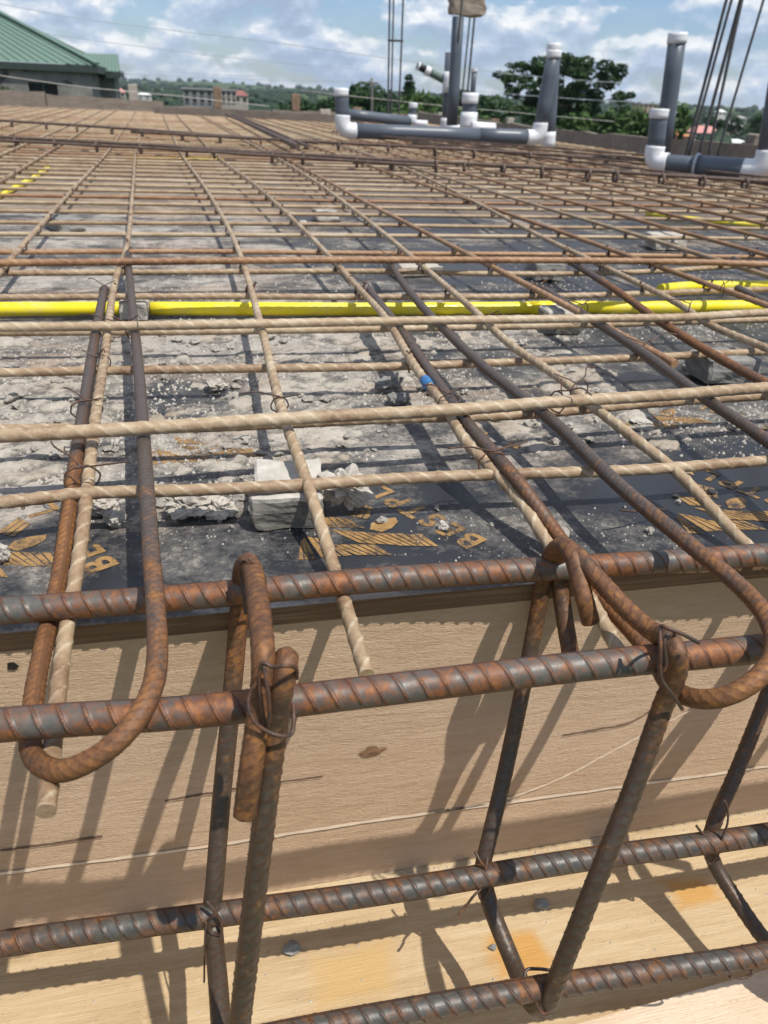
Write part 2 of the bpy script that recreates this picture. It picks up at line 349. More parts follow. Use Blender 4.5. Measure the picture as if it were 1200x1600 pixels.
def woodmat(name, dark, mid, pale, gs=(1.2, 40, 40), rough=0.75, lit_stain=None, bump=0.5, scuff=0.3):
    m, nt, b = newmat(name); p = posvec(nt)
    g = noisen(nt, scalev(nt, p, gs), 3.0, 8, 0.6, 0.6); g2 = noisen(nt, scalev(nt, p, (gs[0] * 5, gs[1] * 7, gs[2] * 7)), 3.0, 5, 0.65)
    l = noisen(nt, p, 5, 5, 0.6); sp = noisen(nt, p, 160, 4, 0.7)
    f = mathn(nt, 'ADD', mathn(nt, 'MULTIPLY', g, 0.42), mathn(nt, 'MULTIPLY', l, 0.30)); f = mathn(nt, 'ADD', f, mathn(nt, 'MULTIPLY', g2, 0.28))
    c = ramp(nt, f, [(0.36, dark), (0.5, mid), (0.64, pale)])
    c = mixc(nt, ramp(nt, sp, [(0.58, 0.0), (0.72, scuff)]), c, tuple(x * 0.5 for x in dark))
    c = mixc(nt, ramp(nt, noisen(nt, scalev(nt, p, (9, 9, 34), (2, 1, 0)), 7, 6, 0.7), [(0.62, 0.0), (0.72, scuff)]), c, tuple(min(1, x * 1.35) for x in pale))
    if lit_stain:
        for (x0, x1, y0, y1), col in lit_stain:
            sep = nd(nt, 'ShaderNodeSeparateXYZ'); L(nt, p, sep.inputs[0])
            a = mathn(nt, 'MULTIPLY', mathn(nt, 'SUBTRACT', sep.outputs[0], (x0 + x1) / 2), 2 / (x1 - x0)); bb = mathn(nt, 'MULTIPLY', mathn(nt, 'SUBTRACT', sep.outputs[1], (y0 + y1) / 2), 2 / (y1 - y0))
            d = mathn(nt, 'MAXIMUM', mathn(nt, 'ABSOLUTE', a), mathn(nt, 'ABSOLUTE', bb))
            d = mathn(nt, 'ADD', d, mathn(nt, 'MULTIPLY', mathn(nt, 'SUBTRACT', noisen(nt, p, 16, 6, 0.65), 0.5), 1.6))
            c = mixc(nt, ramp(nt, d, [(0.55, 0.8), (1.05, 0.0)]), c, col)
    L(nt, c, b.inputs['Base Color']); b.inputs['Roughness'].default_value = rough; b.inputs['Specular IOR Level'].default_value = 0.25
    bumpn(nt, b, mathn(nt, 'ADD', mathn(nt, 'ADD', g, g2), mathn(nt, 'MULTIPLY', sp, 0.6)), bump, 0.0035)
    return m
M['sideboard'] = woodmat('side_board_wood', (0.52, 0.362, 0.230), (0.61, 0.435, 0.288), (0.68, 0.50, 0.345), (9.0, 60, 60), 0.85, None, 0.8, 0.22)
M['plyedge'] = woodmat('plywood_edge', (0.10, 0.06, 0.035), (0.22, 0.135, 0.08), (0.36, 0.24, 0.15), (2, 150, 150), 0.85)
M['soffit'] = woodmat('soffit_wood', (0.37, 0.255, 0.135), (0.48, 0.355, 0.205), (0.56, 0.445, 0.285), (2.5, 34, 34), 0.7,
    [((0.222, 0.292, 0.392, 0.445), (0.50, 0.25, 0.05)), ((0.435, 0.505, 0.425, 0.47), (0.50, 0.26, 0.06)), ((0.05, 0.14, 0.40, 0.46), (0.50, 0.33, 0.14))], 0.4, 0.25)  # resin-orange patches that carry the sunlit gaps between shadows in their colour
M['plank'] = woodmat('front_plank_wood', (0.50, 0.37, 0.24), (0.62, 0.48, 0.34), (0.70, 0.57, 0.43), (2, 30, 30), 0.75)
M['chalk'] = plainmat('chalk_line', (0.72, 0.60, 0.46), 0.9, 0.12, 60)
M['knot'] = plainmat('wood_knot', (0.20, 0.11, 0.055), 0.9, 0.4, 120)
M['scratch'] = plainmat('dark_scratch', (0.16, 0.10, 0.065), 0.9, 0.3, 120)
M['edgewall'] = woodmat('weathered_edge_board', (0.15, 0.12, 0.092), (0.22, 0.185, 0.15), (0.31, 0.265, 0.22), (1.0, 14, 14), 0.9)
M['stub'] = woodmat('timber_stub', (0.14, 0.09, 0.058), (0.22, 0.15, 0.10), (0.30, 0.215, 0.15), (4, 4, 20), 0.9)
M['blockbrown'] = plainmat('weathered_block', (0.25, 0.205, 0.16), .95, .35, 12, .5, bumpscale=50, bdist=.01)
M['block'] = plainmat('pale_block', (0.38, 0.34, 0.29), 0.95, 0.2, 6, 0.5, bumpscale=40, bdist=0.01)
def housemat():
    m, nt, b = newmat('patchy_grey_render'); p = posvec(nt); n = noisen(nt, p, 2.3, 6, .6); n2 = noisen(nt, scalev(nt, p, (1, 1, 1.4), (4, 2, 0)), 1.9, 3, .5, .6)
    c = ramp(nt, n, [(.35, (.14, .135, .125)), (.65, (.25, .235, .215))]); c = mixc(nt, ramp(nt, n2, [(.56, 0.0), (.60, .85)]), c, (.055, .052, .05))
    L(nt, c, b.inputs['Base Color']); b.inputs['Roughness'].default_value = .95; bumpn(nt, b, n, .4, .03); return m
M['housewall'] = housemat()
M['roofgreen'] = plainmat('green_metal_roof', (0.125, 0.195, 0.155), 0.6, 0.10, 0.8)
M['dark'] = plainmat('dark_opening', (0.012, 0.011, 0.011), 0.5, 0.2)
M['fascia'] = plainmat('fascia', (0.035, 0.05, 0.045), 0.6, 0.2)
M['ground'] = None
def groundmat():
    m, nt, b = newmat('grassy_ground'); p = posvec(nt)
    n = noisen(nt, p, 0.02, 8, 0.65); n2 = noisen(nt, p, 0.3, 6, 0.6)
    f = mathn(nt, 'ADD', mathn(nt, 'MULTIPLY', n, 0.6), mathn(nt, 'MULTIPLY', n2, 0.4))
    L(nt, ramp(nt, f, [(0.36, (0.028, 0.052, 0.018)), (0.5, (0.05, 0.085, 0.026)), (0.62, (0.10, 0.11, 0.045)), (0.72, (0.22, 0.15, 0.09))]), b.inputs['Base Color'])
    b.inputs['Roughness'].default_value = 1.0; b.inputs['Specular IOR Level'].default_value = 0.1; return m
M['ground'] = groundmat()
def leafmat(name, a, b2):
    m, nt, b = newmat(name); v, rnd = objvec(nt); p = posvec(nt)
    n = noisen(nt, p, 1.1, 5, 0.6); f = mathn(nt, 'ADD', mathn(nt, 'MULTIPLY', n, 0.8), mathn(nt, 'MULTIPLY', rnd, 0.2))
    L(nt, ramp(nt, f, [(0.35, a), (0.68, b2)]), b.inputs['Base Color']); b.inputs['Roughness'].default_value = 0.7; b.inputs['Specular IOR Level'].default_value = 0.2
    return m
M['leaf'] = leafmat('dark_leaves', (0.018, 0.045, 0.018), (0.045, 0.090, 0.028))
M['leaf2'] = leafmat('bright_leaves', (0.036, 0.072, 0.020), (0.075, 0.125, 0.032))
M['leafhill'] = leafmat('forest_leaves', (0.016, 0.034, 0.020), (0.038, 0.062, 0.030))
M['bark'] = plainmat('bark', (0.09, 0.065, 0.045), 0.95, 0.3, 4)
M['metalwire'] = plainmat('grey_cable', (0.42, 0.45, 0.50), 0.6, 0.1)
M['string'] = plainmat('pale_string', (0.55, 0.52, 0.47), 0.8, 0.1)
M['pole'] = plainmat('grey_pole', (0.16, 0.15, 0.14), 0.9, 0.2)

# ------------------------------------------------------------------ terrain
def terr(x, y):
    r = math.hypot(x, y)
    z = -4.2 + 1.2 * noise.noise(Vector((x * 0.012, y * 0.012, 3.1))) * min(1, r / 90)
    s = max(0.0, (r - 260) / 1500)
    z += min(s, 1.2) ** 1.3 * (13 + 15 * noise.noise(Vector((x * 0.0011 + 4, y * 0.0011, 1.7))) + 5 * noise.noise(Vector((x * 0.005, y * 0.005, 8))))
    return z
rad = np.concatenate([[0.0], np.geomspace(6, 6000, 74)]); az = np.linspace(0, 2 * math.pi, 181)[:-1]
V = []; F = []
for i, r in enumerate(rad):
    for a in az: V.append((r * math.sin(a), r * math.cos(a), terr(r * math.sin(a), r * math.cos(a))))
n = len(az)
for i in range(len(rad) - 1):
    for j in range(n): F.append((i * n + j, (i + 1) * n + j, (i + 1) * n + (j + 1) % n, i * n + (j + 1) % n))
g = mk('ground', V, F, M['ground'], smooth=True, origin=(0, 0, 0)); tag(g, kind='structure')

# ------------------------------------------------------------------ deck of plywood panels and the beam trench
EDGE = 0.530
XR, YF = 3.86, 15.0
deck = empty('formwork_deck', (0, 0.53, -0.02)); tag(deck, kind='structure')
panels = []
ys = [EDGE, 1.752, 2.974, 4.196, 5.418, 6.64, 7.862, 9.084, 10.306, 11.528, 12.75, YF]
for j in range(len(ys) - 1):
    xs = [-5.78 - 0.61 * (j % 2) * 2]
    while xs[-1] < XR: xs.append(min(XR, xs[-1] + 2.44))
    for i in range(len(xs) - 1):
        dz = random.uniform(-0.0012, 0.0) if j else 0
        gp = 0.0022
        x0, x1, y0, y1 = xs[i] + gp, xs[i + 1] - gp, ys[j] + (gp if j else 0), ys[j + 1] - gp
        VV, FF = merge([(boxv(x0, y0, -0.018 + dz, x1, y1, dz), BOXF)])
        far = ys[j] > 2.9 and (random.random() < 0.55 or ys[j] > 4.0)
        pn = mk('plywood_panel', VV, FF, None, deck, mats=[M['filmbrown'] if far else M['film'], M['plyedge']], mi=[1, 0, 1, 1, 1, 1])
        panels.append((pn, x0, x1, y0, y1))
front_panel = [p for p in panels if p[3] < 0.6 and p[1] < 0.2 < p[2]][0][0]

SOF = -0.364
t = empty('beam_side_board', (0.2, 0.54, SOF)); tag(t, 'long brown plywood side board of the beam below the black deck', 'form board')
box('board', (-3.0, EDGE + 0.001, SOF + 0.001, XR, EDGE + 0.021, -0.0185), M['sideboard'], t)
def strip(name, pts, wd, mat, par, Yf=EDGE - 0.0006):
    a = np.array([Q(x, y, Yf) for x, y in pts]); up = np.array([0, 0, wd / 2])
    n = len(a); jit = rng.uniform(0.6, 1.25, n)[:, None]
    V = np.vstack([a + up * jit, a - up * jit, ]); V2 = V + np.array([0, 0.0012, 0])
    F = [(i, n + i, n + i + 1, i + 1) for i in range(n - 1)] + [(2 * n + i, 2 * n + i + 1, 3 * n + i + 1, 3 * n + i) for i in range(n - 1)]
    return mk(name, np.vstack([V, V2]), F, mat, par)
def dense(pts, k=16):
    p = catmull([(x, y, 0) for x, y in pts], k); return [(a, b + random.uniform(-.5, .5)) for a, b, c in p]
strip('chalk_line', dense([(-40, 1372), (0, 1366), (330, 1322), (600, 1281), (900, 1240), (1200, 1198), (1300, 1184)]), 0.0030, M['chalk'], t)
strip('chalk_line', dense([(680, 1270), (780, 1252), (880, 1215), (950, 1178), (1080, 1110)]), 0.0018, M['chalk'], t)
strip('scratch', dense([(258, 1252), (330, 1240), (400, 1228), (505, 1214)], 10), 0.0014, M['scratch'], t)
strip('scratch', dense([(880, 1150), (935, 1140), (985, 1130), (1030, 1102)], 8), 0.0013, M['scratch'], t)
strip('scratch', dense([(0, 1330), (60, 1322), (160, 1308)], 6), 0.0016, M['scratch'], t)
def blotch(name, x, y, rx, rz, mat, par, seed):
    c = Q(x, y, EDGE - 0.0005); n = 18; V = []
    for k in range(n):
        a = 2 * math.pi * k / n; q = 0.75 + 0.5 * noise.noise(Vector((math.cos(a) * 1.4, math.sin(a) * 1.4, seed)))
        V.append((c[0] + rx * q * math.cos(a), c[1], c[2] + rz * q * math.sin(a)))
    V.append((c[0], c[1] - 0.0009, c[2])); V.append((c[0], c[1] + 0.0012, c[2]))
    F = [(k, (k + 1) % n, n)[::-1] for k in range(n)] + [(k, (k + 1) % n, n + 1) for k in range(n)]
    return mk(name, V, F, mat, par)
blotch('knot', 584, 1174, 0.0155, 0.0075, M['knot'], t, 2.2)
blotch('nail_hole', 20, 1041, 0.0065, 0.0045, M['dark'], t, 5.2)

sf = box('beam_soffit_board', (-3.0, 0.215, SOF - 0.02, XR, EDGE + 0.02, SOF), M['soffit']); tag(sf, 'pale yellow plywood bottom board under the beam cage', 'form board')
a, b = P(860, 1612, -0.345), P(1230, 1506, -0.345)
d = (b - a) / np.linalg.norm(b - a); e0, e1 = a - d * 0.35, a + d * 1.6; nrm = np.array([d[1], -d[0], 0])
V = [e0, e1, e1 + nrm * 0.14, e0 + nrm * 0.14]; V = np.array([list(q[:2]) + [SOF + 0.0005] for q in V] + [list(q[:2]) + [-0.345] for q in V])
o = mk('front_plank', V, BOXF, M['plank']); tag(o, 'pale plank lying along the bottom right corner in front of the beam cage', 'plank')

# printed marks on the nearest black panel
DP = np.array([-0.50, 0.866]); UPV = np.array([-0.866, -0.50])
def glyph(ch):
    cu = bpy.data.curves.new('printed_letter', 'FONT'); cu.body = ch; cu.size = 1.0; cu.align_x = 'CENTER'; cu.align_y = 'CENTER'; cu.offset = 0.028; cu.resolution_u = 3
    ob = bpy.data.objects.new('t', cu); COL.objects.link(ob); dg = bpy.context.evaluated_depsgraph_get()
    me = bpy.data.meshes.new_from_object(ob.evaluated_get(dg)); bpy.data.objects.remove(ob)
    V = [tuple(v.co) for v in me.vertices]; F = [tuple(p.vertices) for p in me.polygons]; bpy.data.meshes.remove(me); return np.array(V), F
GL = {c: glyph(c) for c in set('BESTPLY')}
def letters(ox, oy, text, start, sp, skip=()):
    for k, c in enumerate(text):
        if k in skip: continue
        V, F = GL[c]; q = np.array(start) + DP * sp * k
        W = np.array([[ox + q[0] + (DP[0] * a + UPV[0] * b) * 0.040, oy + q[1] + (DP[1] * a + UPV[1] * b) * 0.040, 0.0006] for a, b, _ in V])
        lo = W.copy(); lo[:, 2] = -0.0008; n = len(W)
        mk('printed_letter', np.vstack([W, lo]), F + [tuple(i + n for i in f[::-1]) for f in F], M['print'], front_panel)
def hatch(ox, oy, c, nst, gap=0.22):
    "four photo corners A B (far side, left to right) C D (near side, right to left) cut into slanted stripes"
    c = [P(x, y, 0)[:2] for x, y in c]; VV = []; FF = []
    for k in range(nst):
        u0, u1 = (k + gap / 2) / nst, (k + 1 - gap / 2) / nst
        q = [c[0] + (c[1] - c[0]) * u0, c[0] + (c[1] - c[0]) * u1, c[3] + (c[2] - c[3]) * u1, c[3] + (c[2] - c[3]) * u0]
        for z in (0.0006, -0.0008): VV += [(p[0] + ox, p[1] + oy, z) for p in q]
        i = 8 * k; FF += [(i + 3, i + 2, i + 1, i), (i + 4, i + 5, i + 6, i + 7)]
    mk('printed_stripes', VV, FF, M['print'], front_panel)
def leafshape(ox, oy, pts):
    c = [P(x, y, 0)[:2] for x, y in pts]; n = len(c)
    VV = [(p[0] + ox, p[1] + oy, z) for z in (0.0006, -0.0008) for p in c]
    mk('printed_leaf', VV, [tuple(range(n))[::-1], tuple(range(n, 2 * n))], M['print'], front_panel)
def logo(ox, oy, full=True):
    hatch(ox, oy, [(572, 833), (660, 835), (686, 854), (622, 853)], 6)
    hatch(ox, oy, [(515, 828), (570, 832), (620, 852), (560, 849)], 4)
    hatch(ox, oy, [(514, 851), (587, 852), (614, 868), (556, 868)], 5)
    hatch(ox, oy, [(478, 838), (510, 845), (552, 868), (500, 872)], 3)
    hatch(ox, oy, [(470, 846), (476, 840), (496, 875), (465, 875)], 3)
    hatch(ox, oy, [(560, 786), (584, 794), (576, 812), (545, 806)], 3)
    hatch(ox, oy, [(500, 806), (545, 812), (572, 826), (512, 824)], 4)
    leafshape(ox, oy, [(578, 828), (580, 818), (596, 812), (618, 809), (622, 816), (612, 826), (596, 832)])
logo(0, 0); letters(0, 0, 'BESTPLY', (0.236, 0.612), 0.0262)
logo(-0.337, 0.015); letters(-0.337, 0.015, 'BESTPLY', (0.228, 0.606), 0.0262, (3, 4))
logo(0.395, -0.010); letters(0.395, -0.01, 'BESTPLY', (0.236, 0.612), 0.0262)
letters(0.17, 0.235, 'BESTPLY', (0.2, 0.60), 0.0262, (1, 5))
logo(-0.15, 0.23); logo(0.47, 0.26); letters(0.56, 0.22, 'BESTPLY', (0.2, 0.60), 0.0262, (2,))

# ------------------------------------------------------------------ reinforcement
def zl(Y): return float(np.interp(Y, [0.2, 0.53, 0.62, 0.70, 0.95, 20], [0.006, 0.0095, 0.036, 0.056, 0.060, 0.060]))
def PL(x, y, dz=0.0):
    z = 0.05
    for _ in range(25): z = 0.5 * z + 0.5 * zl(P(x, y, z)[1])
    return P(x, y, z + dz)
def nstep(base): return lambda p: max(base, base * float(np.linalg.norm(p - CAM)) / 0.8) if p[1] < 3.0 and abs(p[0]) < 3 else 0.25
ORD = 'first second third fourth fifth sixth seventh eighth ninth tenth eleventh twelfth thirteenth fourteenth fifteenth sixteenth seventeenth eighteenth nineteenth twentieth'.split()
RL = 0.0058
TW = dict(style='twist', amp=0.0006, pitch=0.047)
LONGS = []; CROSSES = []
def longbar(pxs, label, Yend=YF - 0.25, drift=-0.045, extra=None, group=None):
    pts = [PL(x, y) for x, y in pxs]
    if Yend:
        q = pts[-1]; k = 6
        for i in range(1, k + 1):
            Y = q[1] + (Yend - q[1]) * i / k; pts.append(np.array([q[0] + drift * (Y - q[1]), Y, 0.06]))
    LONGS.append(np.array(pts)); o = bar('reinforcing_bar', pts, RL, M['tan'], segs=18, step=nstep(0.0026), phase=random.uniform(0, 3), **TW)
    tag(o, label, 'rebar', group); return o
GL_ = 'tan twisted bars running away from the beam'
longbar([(72, 1268), (100, 1010), (125, 860), (148, 660), (163, 560), (180, 440), (197, 390), (207, 300), (212, 240)], 'leftmost tan bar in the foreground, its pale tip poking below the left rusty hook', group=GL_)
longbar([(573, 1055), (524, 895), (480, 755), (440, 640), (408, 510), (370, 385), (325, 300), (283, 240)], 'tan twisted bar crossing over the white spacer block, its cut end above the beam board', group=GL_)
longbar([(968, 1020), (915, 925), (880, 880), (850, 840), (818, 790), (763, 727), (728, 690), (693, 632), (652, 578), (600, 494), (560, 450), (505, 390), (460, 345), (400, 290), (340, 245)], 'tan twisted bar wrapped with blue tape beside a dark bar', group=GL_)
longbar([(1230, 900), (1165, 850), (1060, 740), (985, 680), (920, 630), (880, 595), (800, 540), (735, 480), (665, 420), (600, 365), (540, 318), (480, 275), (430, 245)], 'pale twisted bar right of the dark hook bar, running off at the right edge', group=GL_)
longbar([(1290, 585), (1200, 545), (1110, 508), (1060, 475), (930, 410), (850, 372), (760, 325), (660, 275), (560, 235)], 'tan bar passing right of the wire knot at the conduit on the right', group=GL_)
longbar([(-60, 500), (0, 425), (110, 300), (170, 235)], 'tan twisted bar slanting across the far left corner of the mesh', group=GL_)
def genlong(x0, label):
    j = random.uniform(-.02, .02); pts = []
    for Y in (0.95, 1.4, 2.0, 2.8, 4.2, 6.5, 9, 12, YF - 0.25): pts.append((x0 + j - 0.045 * (Y - 1) + random.uniform(-.008, .008), Y, 0.06))
    if x0 > 1.0: pts = [(x0 + 0.02, 0.56, 0.03), (x0 + 0.01, 0.7, 0.056)] + pts
    LONGS.append(np.array(pts)); o = bar('reinforcing_bar', pts, RL, M['red' if random.random() < (.35 if x0 > 1.4 else .1) else 'tan'], segs=12, step=nstep(0.0034), phase=random.uniform(0, 3), **TW)
    tag(o, label, 'rebar', GL_)
LX = [-0.133, 0.085, 0.29, 0.455, 0.86, -0.40]
for k, x0 in enumerate([0.665, 1.06, 1.255, 1.46, 1.66, 1.865, 2.06, 2.27, 2.47, 2.67, 2.87, 3.08, 3.28, 3.48, 3.68]):
    genlong(x0, 'tan long bar between the pale bar and the bar at the large wire knot' if k == 0 else f'{ORD[k - 1]} long bar to the right of the bar at the large wire knot'); LX.append(x0)
for k in range(15):
    x0 = -0.61 - 0.205 * k; genlong(x0, f'{ORD[k]} long bar to the left of the bar slanting across the far left corner'); LX.append(x0)

# cross bars
GT_ = 'tan twisted cross bars running left to right'
def crossbar(pxs, z, label, r=RL, xl=-2.2, xr=XR - 0.1, seed=0):
    pts = [P(x, y, z) for x, y in pxs]
    a = pts[0]; b = pts[-1]
    pts = [np.array([xl, a[1] + 0.004, z])] + pts + [np.array([(b[0] + xr) / 2, b[1] - 0.01, z]), np.array([xr, b[1] - 0.02, z])]
    CROSSES.append(np.array(pts)); o = bar('cross_bar', pts, r, M['red' if 'reddish' in label else 'tan'], segs=18, step=nstep(0.0028), phase=random.uniform(0, 3), **TW)
    tag(o, label, 'rebar', GT_); return o
crossbar([(-20, 787), (130, 771), (300, 766), (480, 757), (620, 748), (760, 742), (1000, 734), (1210, 719)], 0.045, 'nearest tan cross bar resting on the white spacer block')
crossbar([(-20, 682), (120, 675), (240, 668), (470, 653), (700, 641), (870, 628), (1050, 617), (1210, 605)], 0.0745, 'thick tan cross bar lying on top of the long bars in the foreground', 0.0070)
crossbar([(-20, 672), (300, 668), (600, 655), (820, 648), (1000, 632), (1210, 618)], 0.045, 'tan cross bar half hidden just below the thick foreground cross bar')
crossbar([(-20, 583), (300, 577), (600, 573), (800, 566), (1000, 559), (1210, 549)], 0.045, 'tan cross bar between the thick foreground bar and the yellow conduit')
crossbar([(-20, 512), (300, 508), (600, 502), (900, 498), (1060, 496), (1210, 488)], 0.0745, 'tan cross bar before the yellow conduit, tied on top of the dark bars', 0.0066)
crossbar([(-20, 520), (300, 518), (640, 513), (900, 508), (1210, 499)], 0.045, 'tan cross bar shadowed just under the bar in front of the yellow conduit')
crossbar([(-20, 465), (300, 463), (600, 464), (900, 462), (1210, 452)], 0.045, 'tan cross bar directly behind the long yellow conduit')
crossbar([(-20, 427), (300, 425), (600, 424), (800, 428), (1000, 425), (1210, 414)], 0.045, 'tan cross bar second behind the long yellow conduit')
crossbar([(-20, 411), (300, 408), (600, 406), (900, 407), (1100, 410), (1210, 413)], 0.0745, 'reddish cross bar lying on top of the mesh where the dark bars end', 0.0070)
crossbar([(-20, 394), (300, 393), (600, 396), (900, 398), (1210, 402)], 0.045, 'tan cross bar just behind the reddish top cross bar')
TY = [P(600, y, 0.045)[1] for y in (748, 655, 573, 513, 464, 424, 396)]
Y = P(600, 369, 0.045)[1]
k = 0
while Y < YF - 0.2:
    pts = [(x, Y + random.uniform(-.012, .012) + 0.004 * math.sin(x * 2 + Y), 0.045) for x in (-4.2, -2.5, -1.2, -.4, .3, 1.0, 1.8, 2.7, XR - 0.1)]
    CROSSES.append(np.array(pts)); o = bar('cross_bar', pts, RL, M['red' if random.random() < .16 else 'tan'], segs=10, step=nstep(0.0036), phase=random.uniform(0, 3), **TW)
    tag(o, f'{ORD[k]} cross bar beyond the reddish top cross bar, counting away from the camera' if k < 12 else 'tan cross bar around the two dark beam bars crossing the mesh' if Y < 8 else 'tan cross bar in the farthest bay of the mesh before the edge boards', 'rebar', GT_); TY.append(Y); k += 1
    Y += random.uniform(0.19, 0.222)

# beam cage
RB = dict(style='rib', amp=0.0010, pitch=0.0148)
def beambar(pxs, z, r, label, pitch=0.0148, phase=0.6, amp=0.0016):
    pts = [P(x, y, z) for x, y in pxs]; a, b = pts[0], pts[-1]
    d0 = (pts[0] - pts[1]) / np.linalg.norm(pts[0] - pts[1]); d1 = (pts[-1] - pts[-2]) / np.linalg.norm(pts[-1] - pts[-2])
    p, = [np.vstack([a + d0 * 0.9, a + d0 * 0.3, pts, b + d1 * 0.3, b + d1 * 1.6])]
    p[[0, 1, -2, -1], 1] = [a[1], a[1], b[1], b[1]]; p[:, 2] = z
    st = lambda q: 0.0009 if -0.32 < q[0] < 0.72 else 0.02
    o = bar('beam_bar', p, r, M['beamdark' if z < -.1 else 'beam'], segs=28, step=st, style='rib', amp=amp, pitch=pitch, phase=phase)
    tag(o, label, 'rebar', 'main bars of the beam cage')
beambar([(0, 955), (300, 932), (600, 905), (900, 886), (1200, 866)], 0.0255, 0.0098, 'rusty ribbed beam bar along the edge of the black deck', 0.0145)
beambar([(0, 1133), (300, 1112), (600, 1078), (900, 1042), (1200, 1012)], 0.030, 0.0099, 'thick rusty ribbed beam bar nearest the camera, held by the stirrup hooks', 0.0150, 0.6)
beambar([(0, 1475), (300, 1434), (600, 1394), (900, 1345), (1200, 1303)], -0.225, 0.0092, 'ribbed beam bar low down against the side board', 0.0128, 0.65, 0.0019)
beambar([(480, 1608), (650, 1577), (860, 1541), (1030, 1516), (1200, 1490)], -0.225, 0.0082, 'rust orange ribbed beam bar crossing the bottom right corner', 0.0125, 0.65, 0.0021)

def QS(x, y, Y):
    "the cage hangs towards the camera at its foot"
    z = Q(x, y, Y)[2]; return Q(x, y, Y * (1 - 0.07 * min(1, max(0, -z / 0.27))))
def stir(pts, label, rust, r=0.0070):
    pts = [QS(*p) for p in pts]
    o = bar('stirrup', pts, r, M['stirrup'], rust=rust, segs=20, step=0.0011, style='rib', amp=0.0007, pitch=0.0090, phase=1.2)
    tag(o, label, 'stirrup', 'stirrups of the beam cage'); return o
stir([(923, 972, .445), (913, 935, .452), (904, 900, .466), (894, 868, .480), (880, 853, .497), (864, 862, .513), (853, 890, .5215), (846, 925, .5225), (822, 1050, .514), (786, 1220, .490), (762, 1320, .467),
      (755, 1352, .459), (757, 1378, .452), (768, 1420, .434), (800, 1500, .394), (824, 1556, .357), (839, 1577, .339), (855, 1569, .327), (870, 1530, .325), (930, 1380, .334), (990, 1230, .350), (1037, 1100, .3605),
      (1056, 1055, .361), (1058, 1020, .364), (1046, 998, .376), (1022, 988, .397), (985, 958, .420), (935, 905, .455), (902, 868, .480), (884, 856, .498), (872, 872, .515), (874, 905, .519), (882, 965, .503), (893, 1032, .480)],
     'middle stirrup whose hooked ends curl over the deck edge bar', [(0, 1), (.10, 1), (.16, .55), (.3, .1), (.42, .1), (.6, .15), (.74, .6), (.82, .9), (1, .8)], 0.0072)
stir([(383, 1272, .338), (392, 1200, .343), (405, 1110, .358), (411, 1060, .3635), (411, 1020, .372), (406, 965, .405), (400, 918, .455), (394, 888, .492), (386, 879, .510), (379, 893, .5215),
      (374, 950, .521), (363, 1080, .510), (346, 1250, .486), (335, 1385, .461), (331, 1425, .454), (334, 1455, .444), (341, 1540, .395), (350, 1640, .345), (361, 1668, .328), (370, 1630, .322), (386, 1500, .325), (410, 1300, .340),
      (432, 1130, .3575), (441, 1070, .3605), (447, 1036, .367), (446, 1030, .380), (438, 1048, .398), (428, 1085, .405)],
     'left stirrup with a long bent tail hanging in front of the beam bar', [(0, .85), (.15, 1), (.28, 1), (.36, .35), (.5, .05), (.66, .1), (.8, .1), (.93, .8), (1, .9)], 0.0074)
stir([(1500, 1150, .36), (1480, 1060, .3605), (1475, 1015, .372), (1380, 930, .45), (1312, 862, .497), (1290, 866, .515), (1272, 890, .522), (1200, 1083, .512), (1150, 1208, .486), (1116, 1286, .462), (1109, 1318, .453),
      (1116, 1348, .444), (1160, 1420, .405), (1200, 1475, .372), (1262, 1545, .335), (1280, 1545, .325), (1300, 1500, .325), (1400, 1250, .345), (1470, 1080, .358)],
     'rightmost stirrup with only its rear leg in the picture, cut by the right edge', [(0, .6), (.4, .3), (1, .2)])

# dark U shaped hook bars
def ubar(pts, label, rust, r=0.0067):
    pts = [np.array(P(x, y, z)) for x, y, z in pts]
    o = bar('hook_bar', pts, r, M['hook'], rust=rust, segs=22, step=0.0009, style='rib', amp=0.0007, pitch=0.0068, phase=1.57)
    tag(o, label, 'rebar', 'dark hook bars over the beam'); return o
ubar([(199, 398, .060), (207, 480, .060), (215, 560, .060), (222, 650, .060), (229, 760, .058), (236, 860, .056), (243, 950, .0545), (246, 1020, .052), (240, 1068, .0495), (222, 1110, .0455), (190, 1152, .039), (145, 1186, .029), (98, 1204, .019),
      (62, 1193, .011), (47, 1160, .005), (53, 1090, .006), (70, 1000, .0085), (92, 905, .0125), (112, 770, .040), (131, 640, .057), (150, 520, .060), (163, 452, .060)],
     'left dark hook bar bent into a rusty U over the beam', [(0, 0), (.40, 0), (.5, .5), (.56, 1), (.70, 1), (.74, .3), (.78, 0), (.84, .25), (1, .1)])
ubar([(602, 402, .060), (650, 468, .060), (755, 572, .060), (868, 662, .060), (975, 765, .060), (1085, 857, .0575), (1160, 920, .055), (1196, 962, .0545), (1210, 1000, .052), (1203, 1036, .048), (1170, 1070, .039), (1125, 1090, .028),
      (1080, 1090, .017), (1046, 1070, .008), (1030, 1045, .0055), (1003, 1006, .0065), (935, 928, .0085), (876, 842, .020), (806, 748, .052), (731, 662, .060), (668, 575, .060), (622, 510, .060), (577, 453, .060)],
     'right dark hook bar bent into a rusty U at the right edge', [(0, 0), (.36, .05), (.47, .4), (.52, .9), (.66, 1), (.70, .4), (.76, 0), (.86, .2), (1, .05)])
ubar([(850, 452, .060), (905, 487, .060), (1000, 548, .060), (1110, 628, .060), (1205, 693, .060), (1330, 795, .059), (1450, 880, .056), (1545, 960, .053), (1570, 1010, .045), (1540, 1050, .03), (1470, 1060, .012), (1400, 1010, .006), (1340, 930, .009)],
     'dark ribbed bar whose top end is tied behind the conduit at the broken stone', [(0, .1), (.5, .2), (1, .8)])
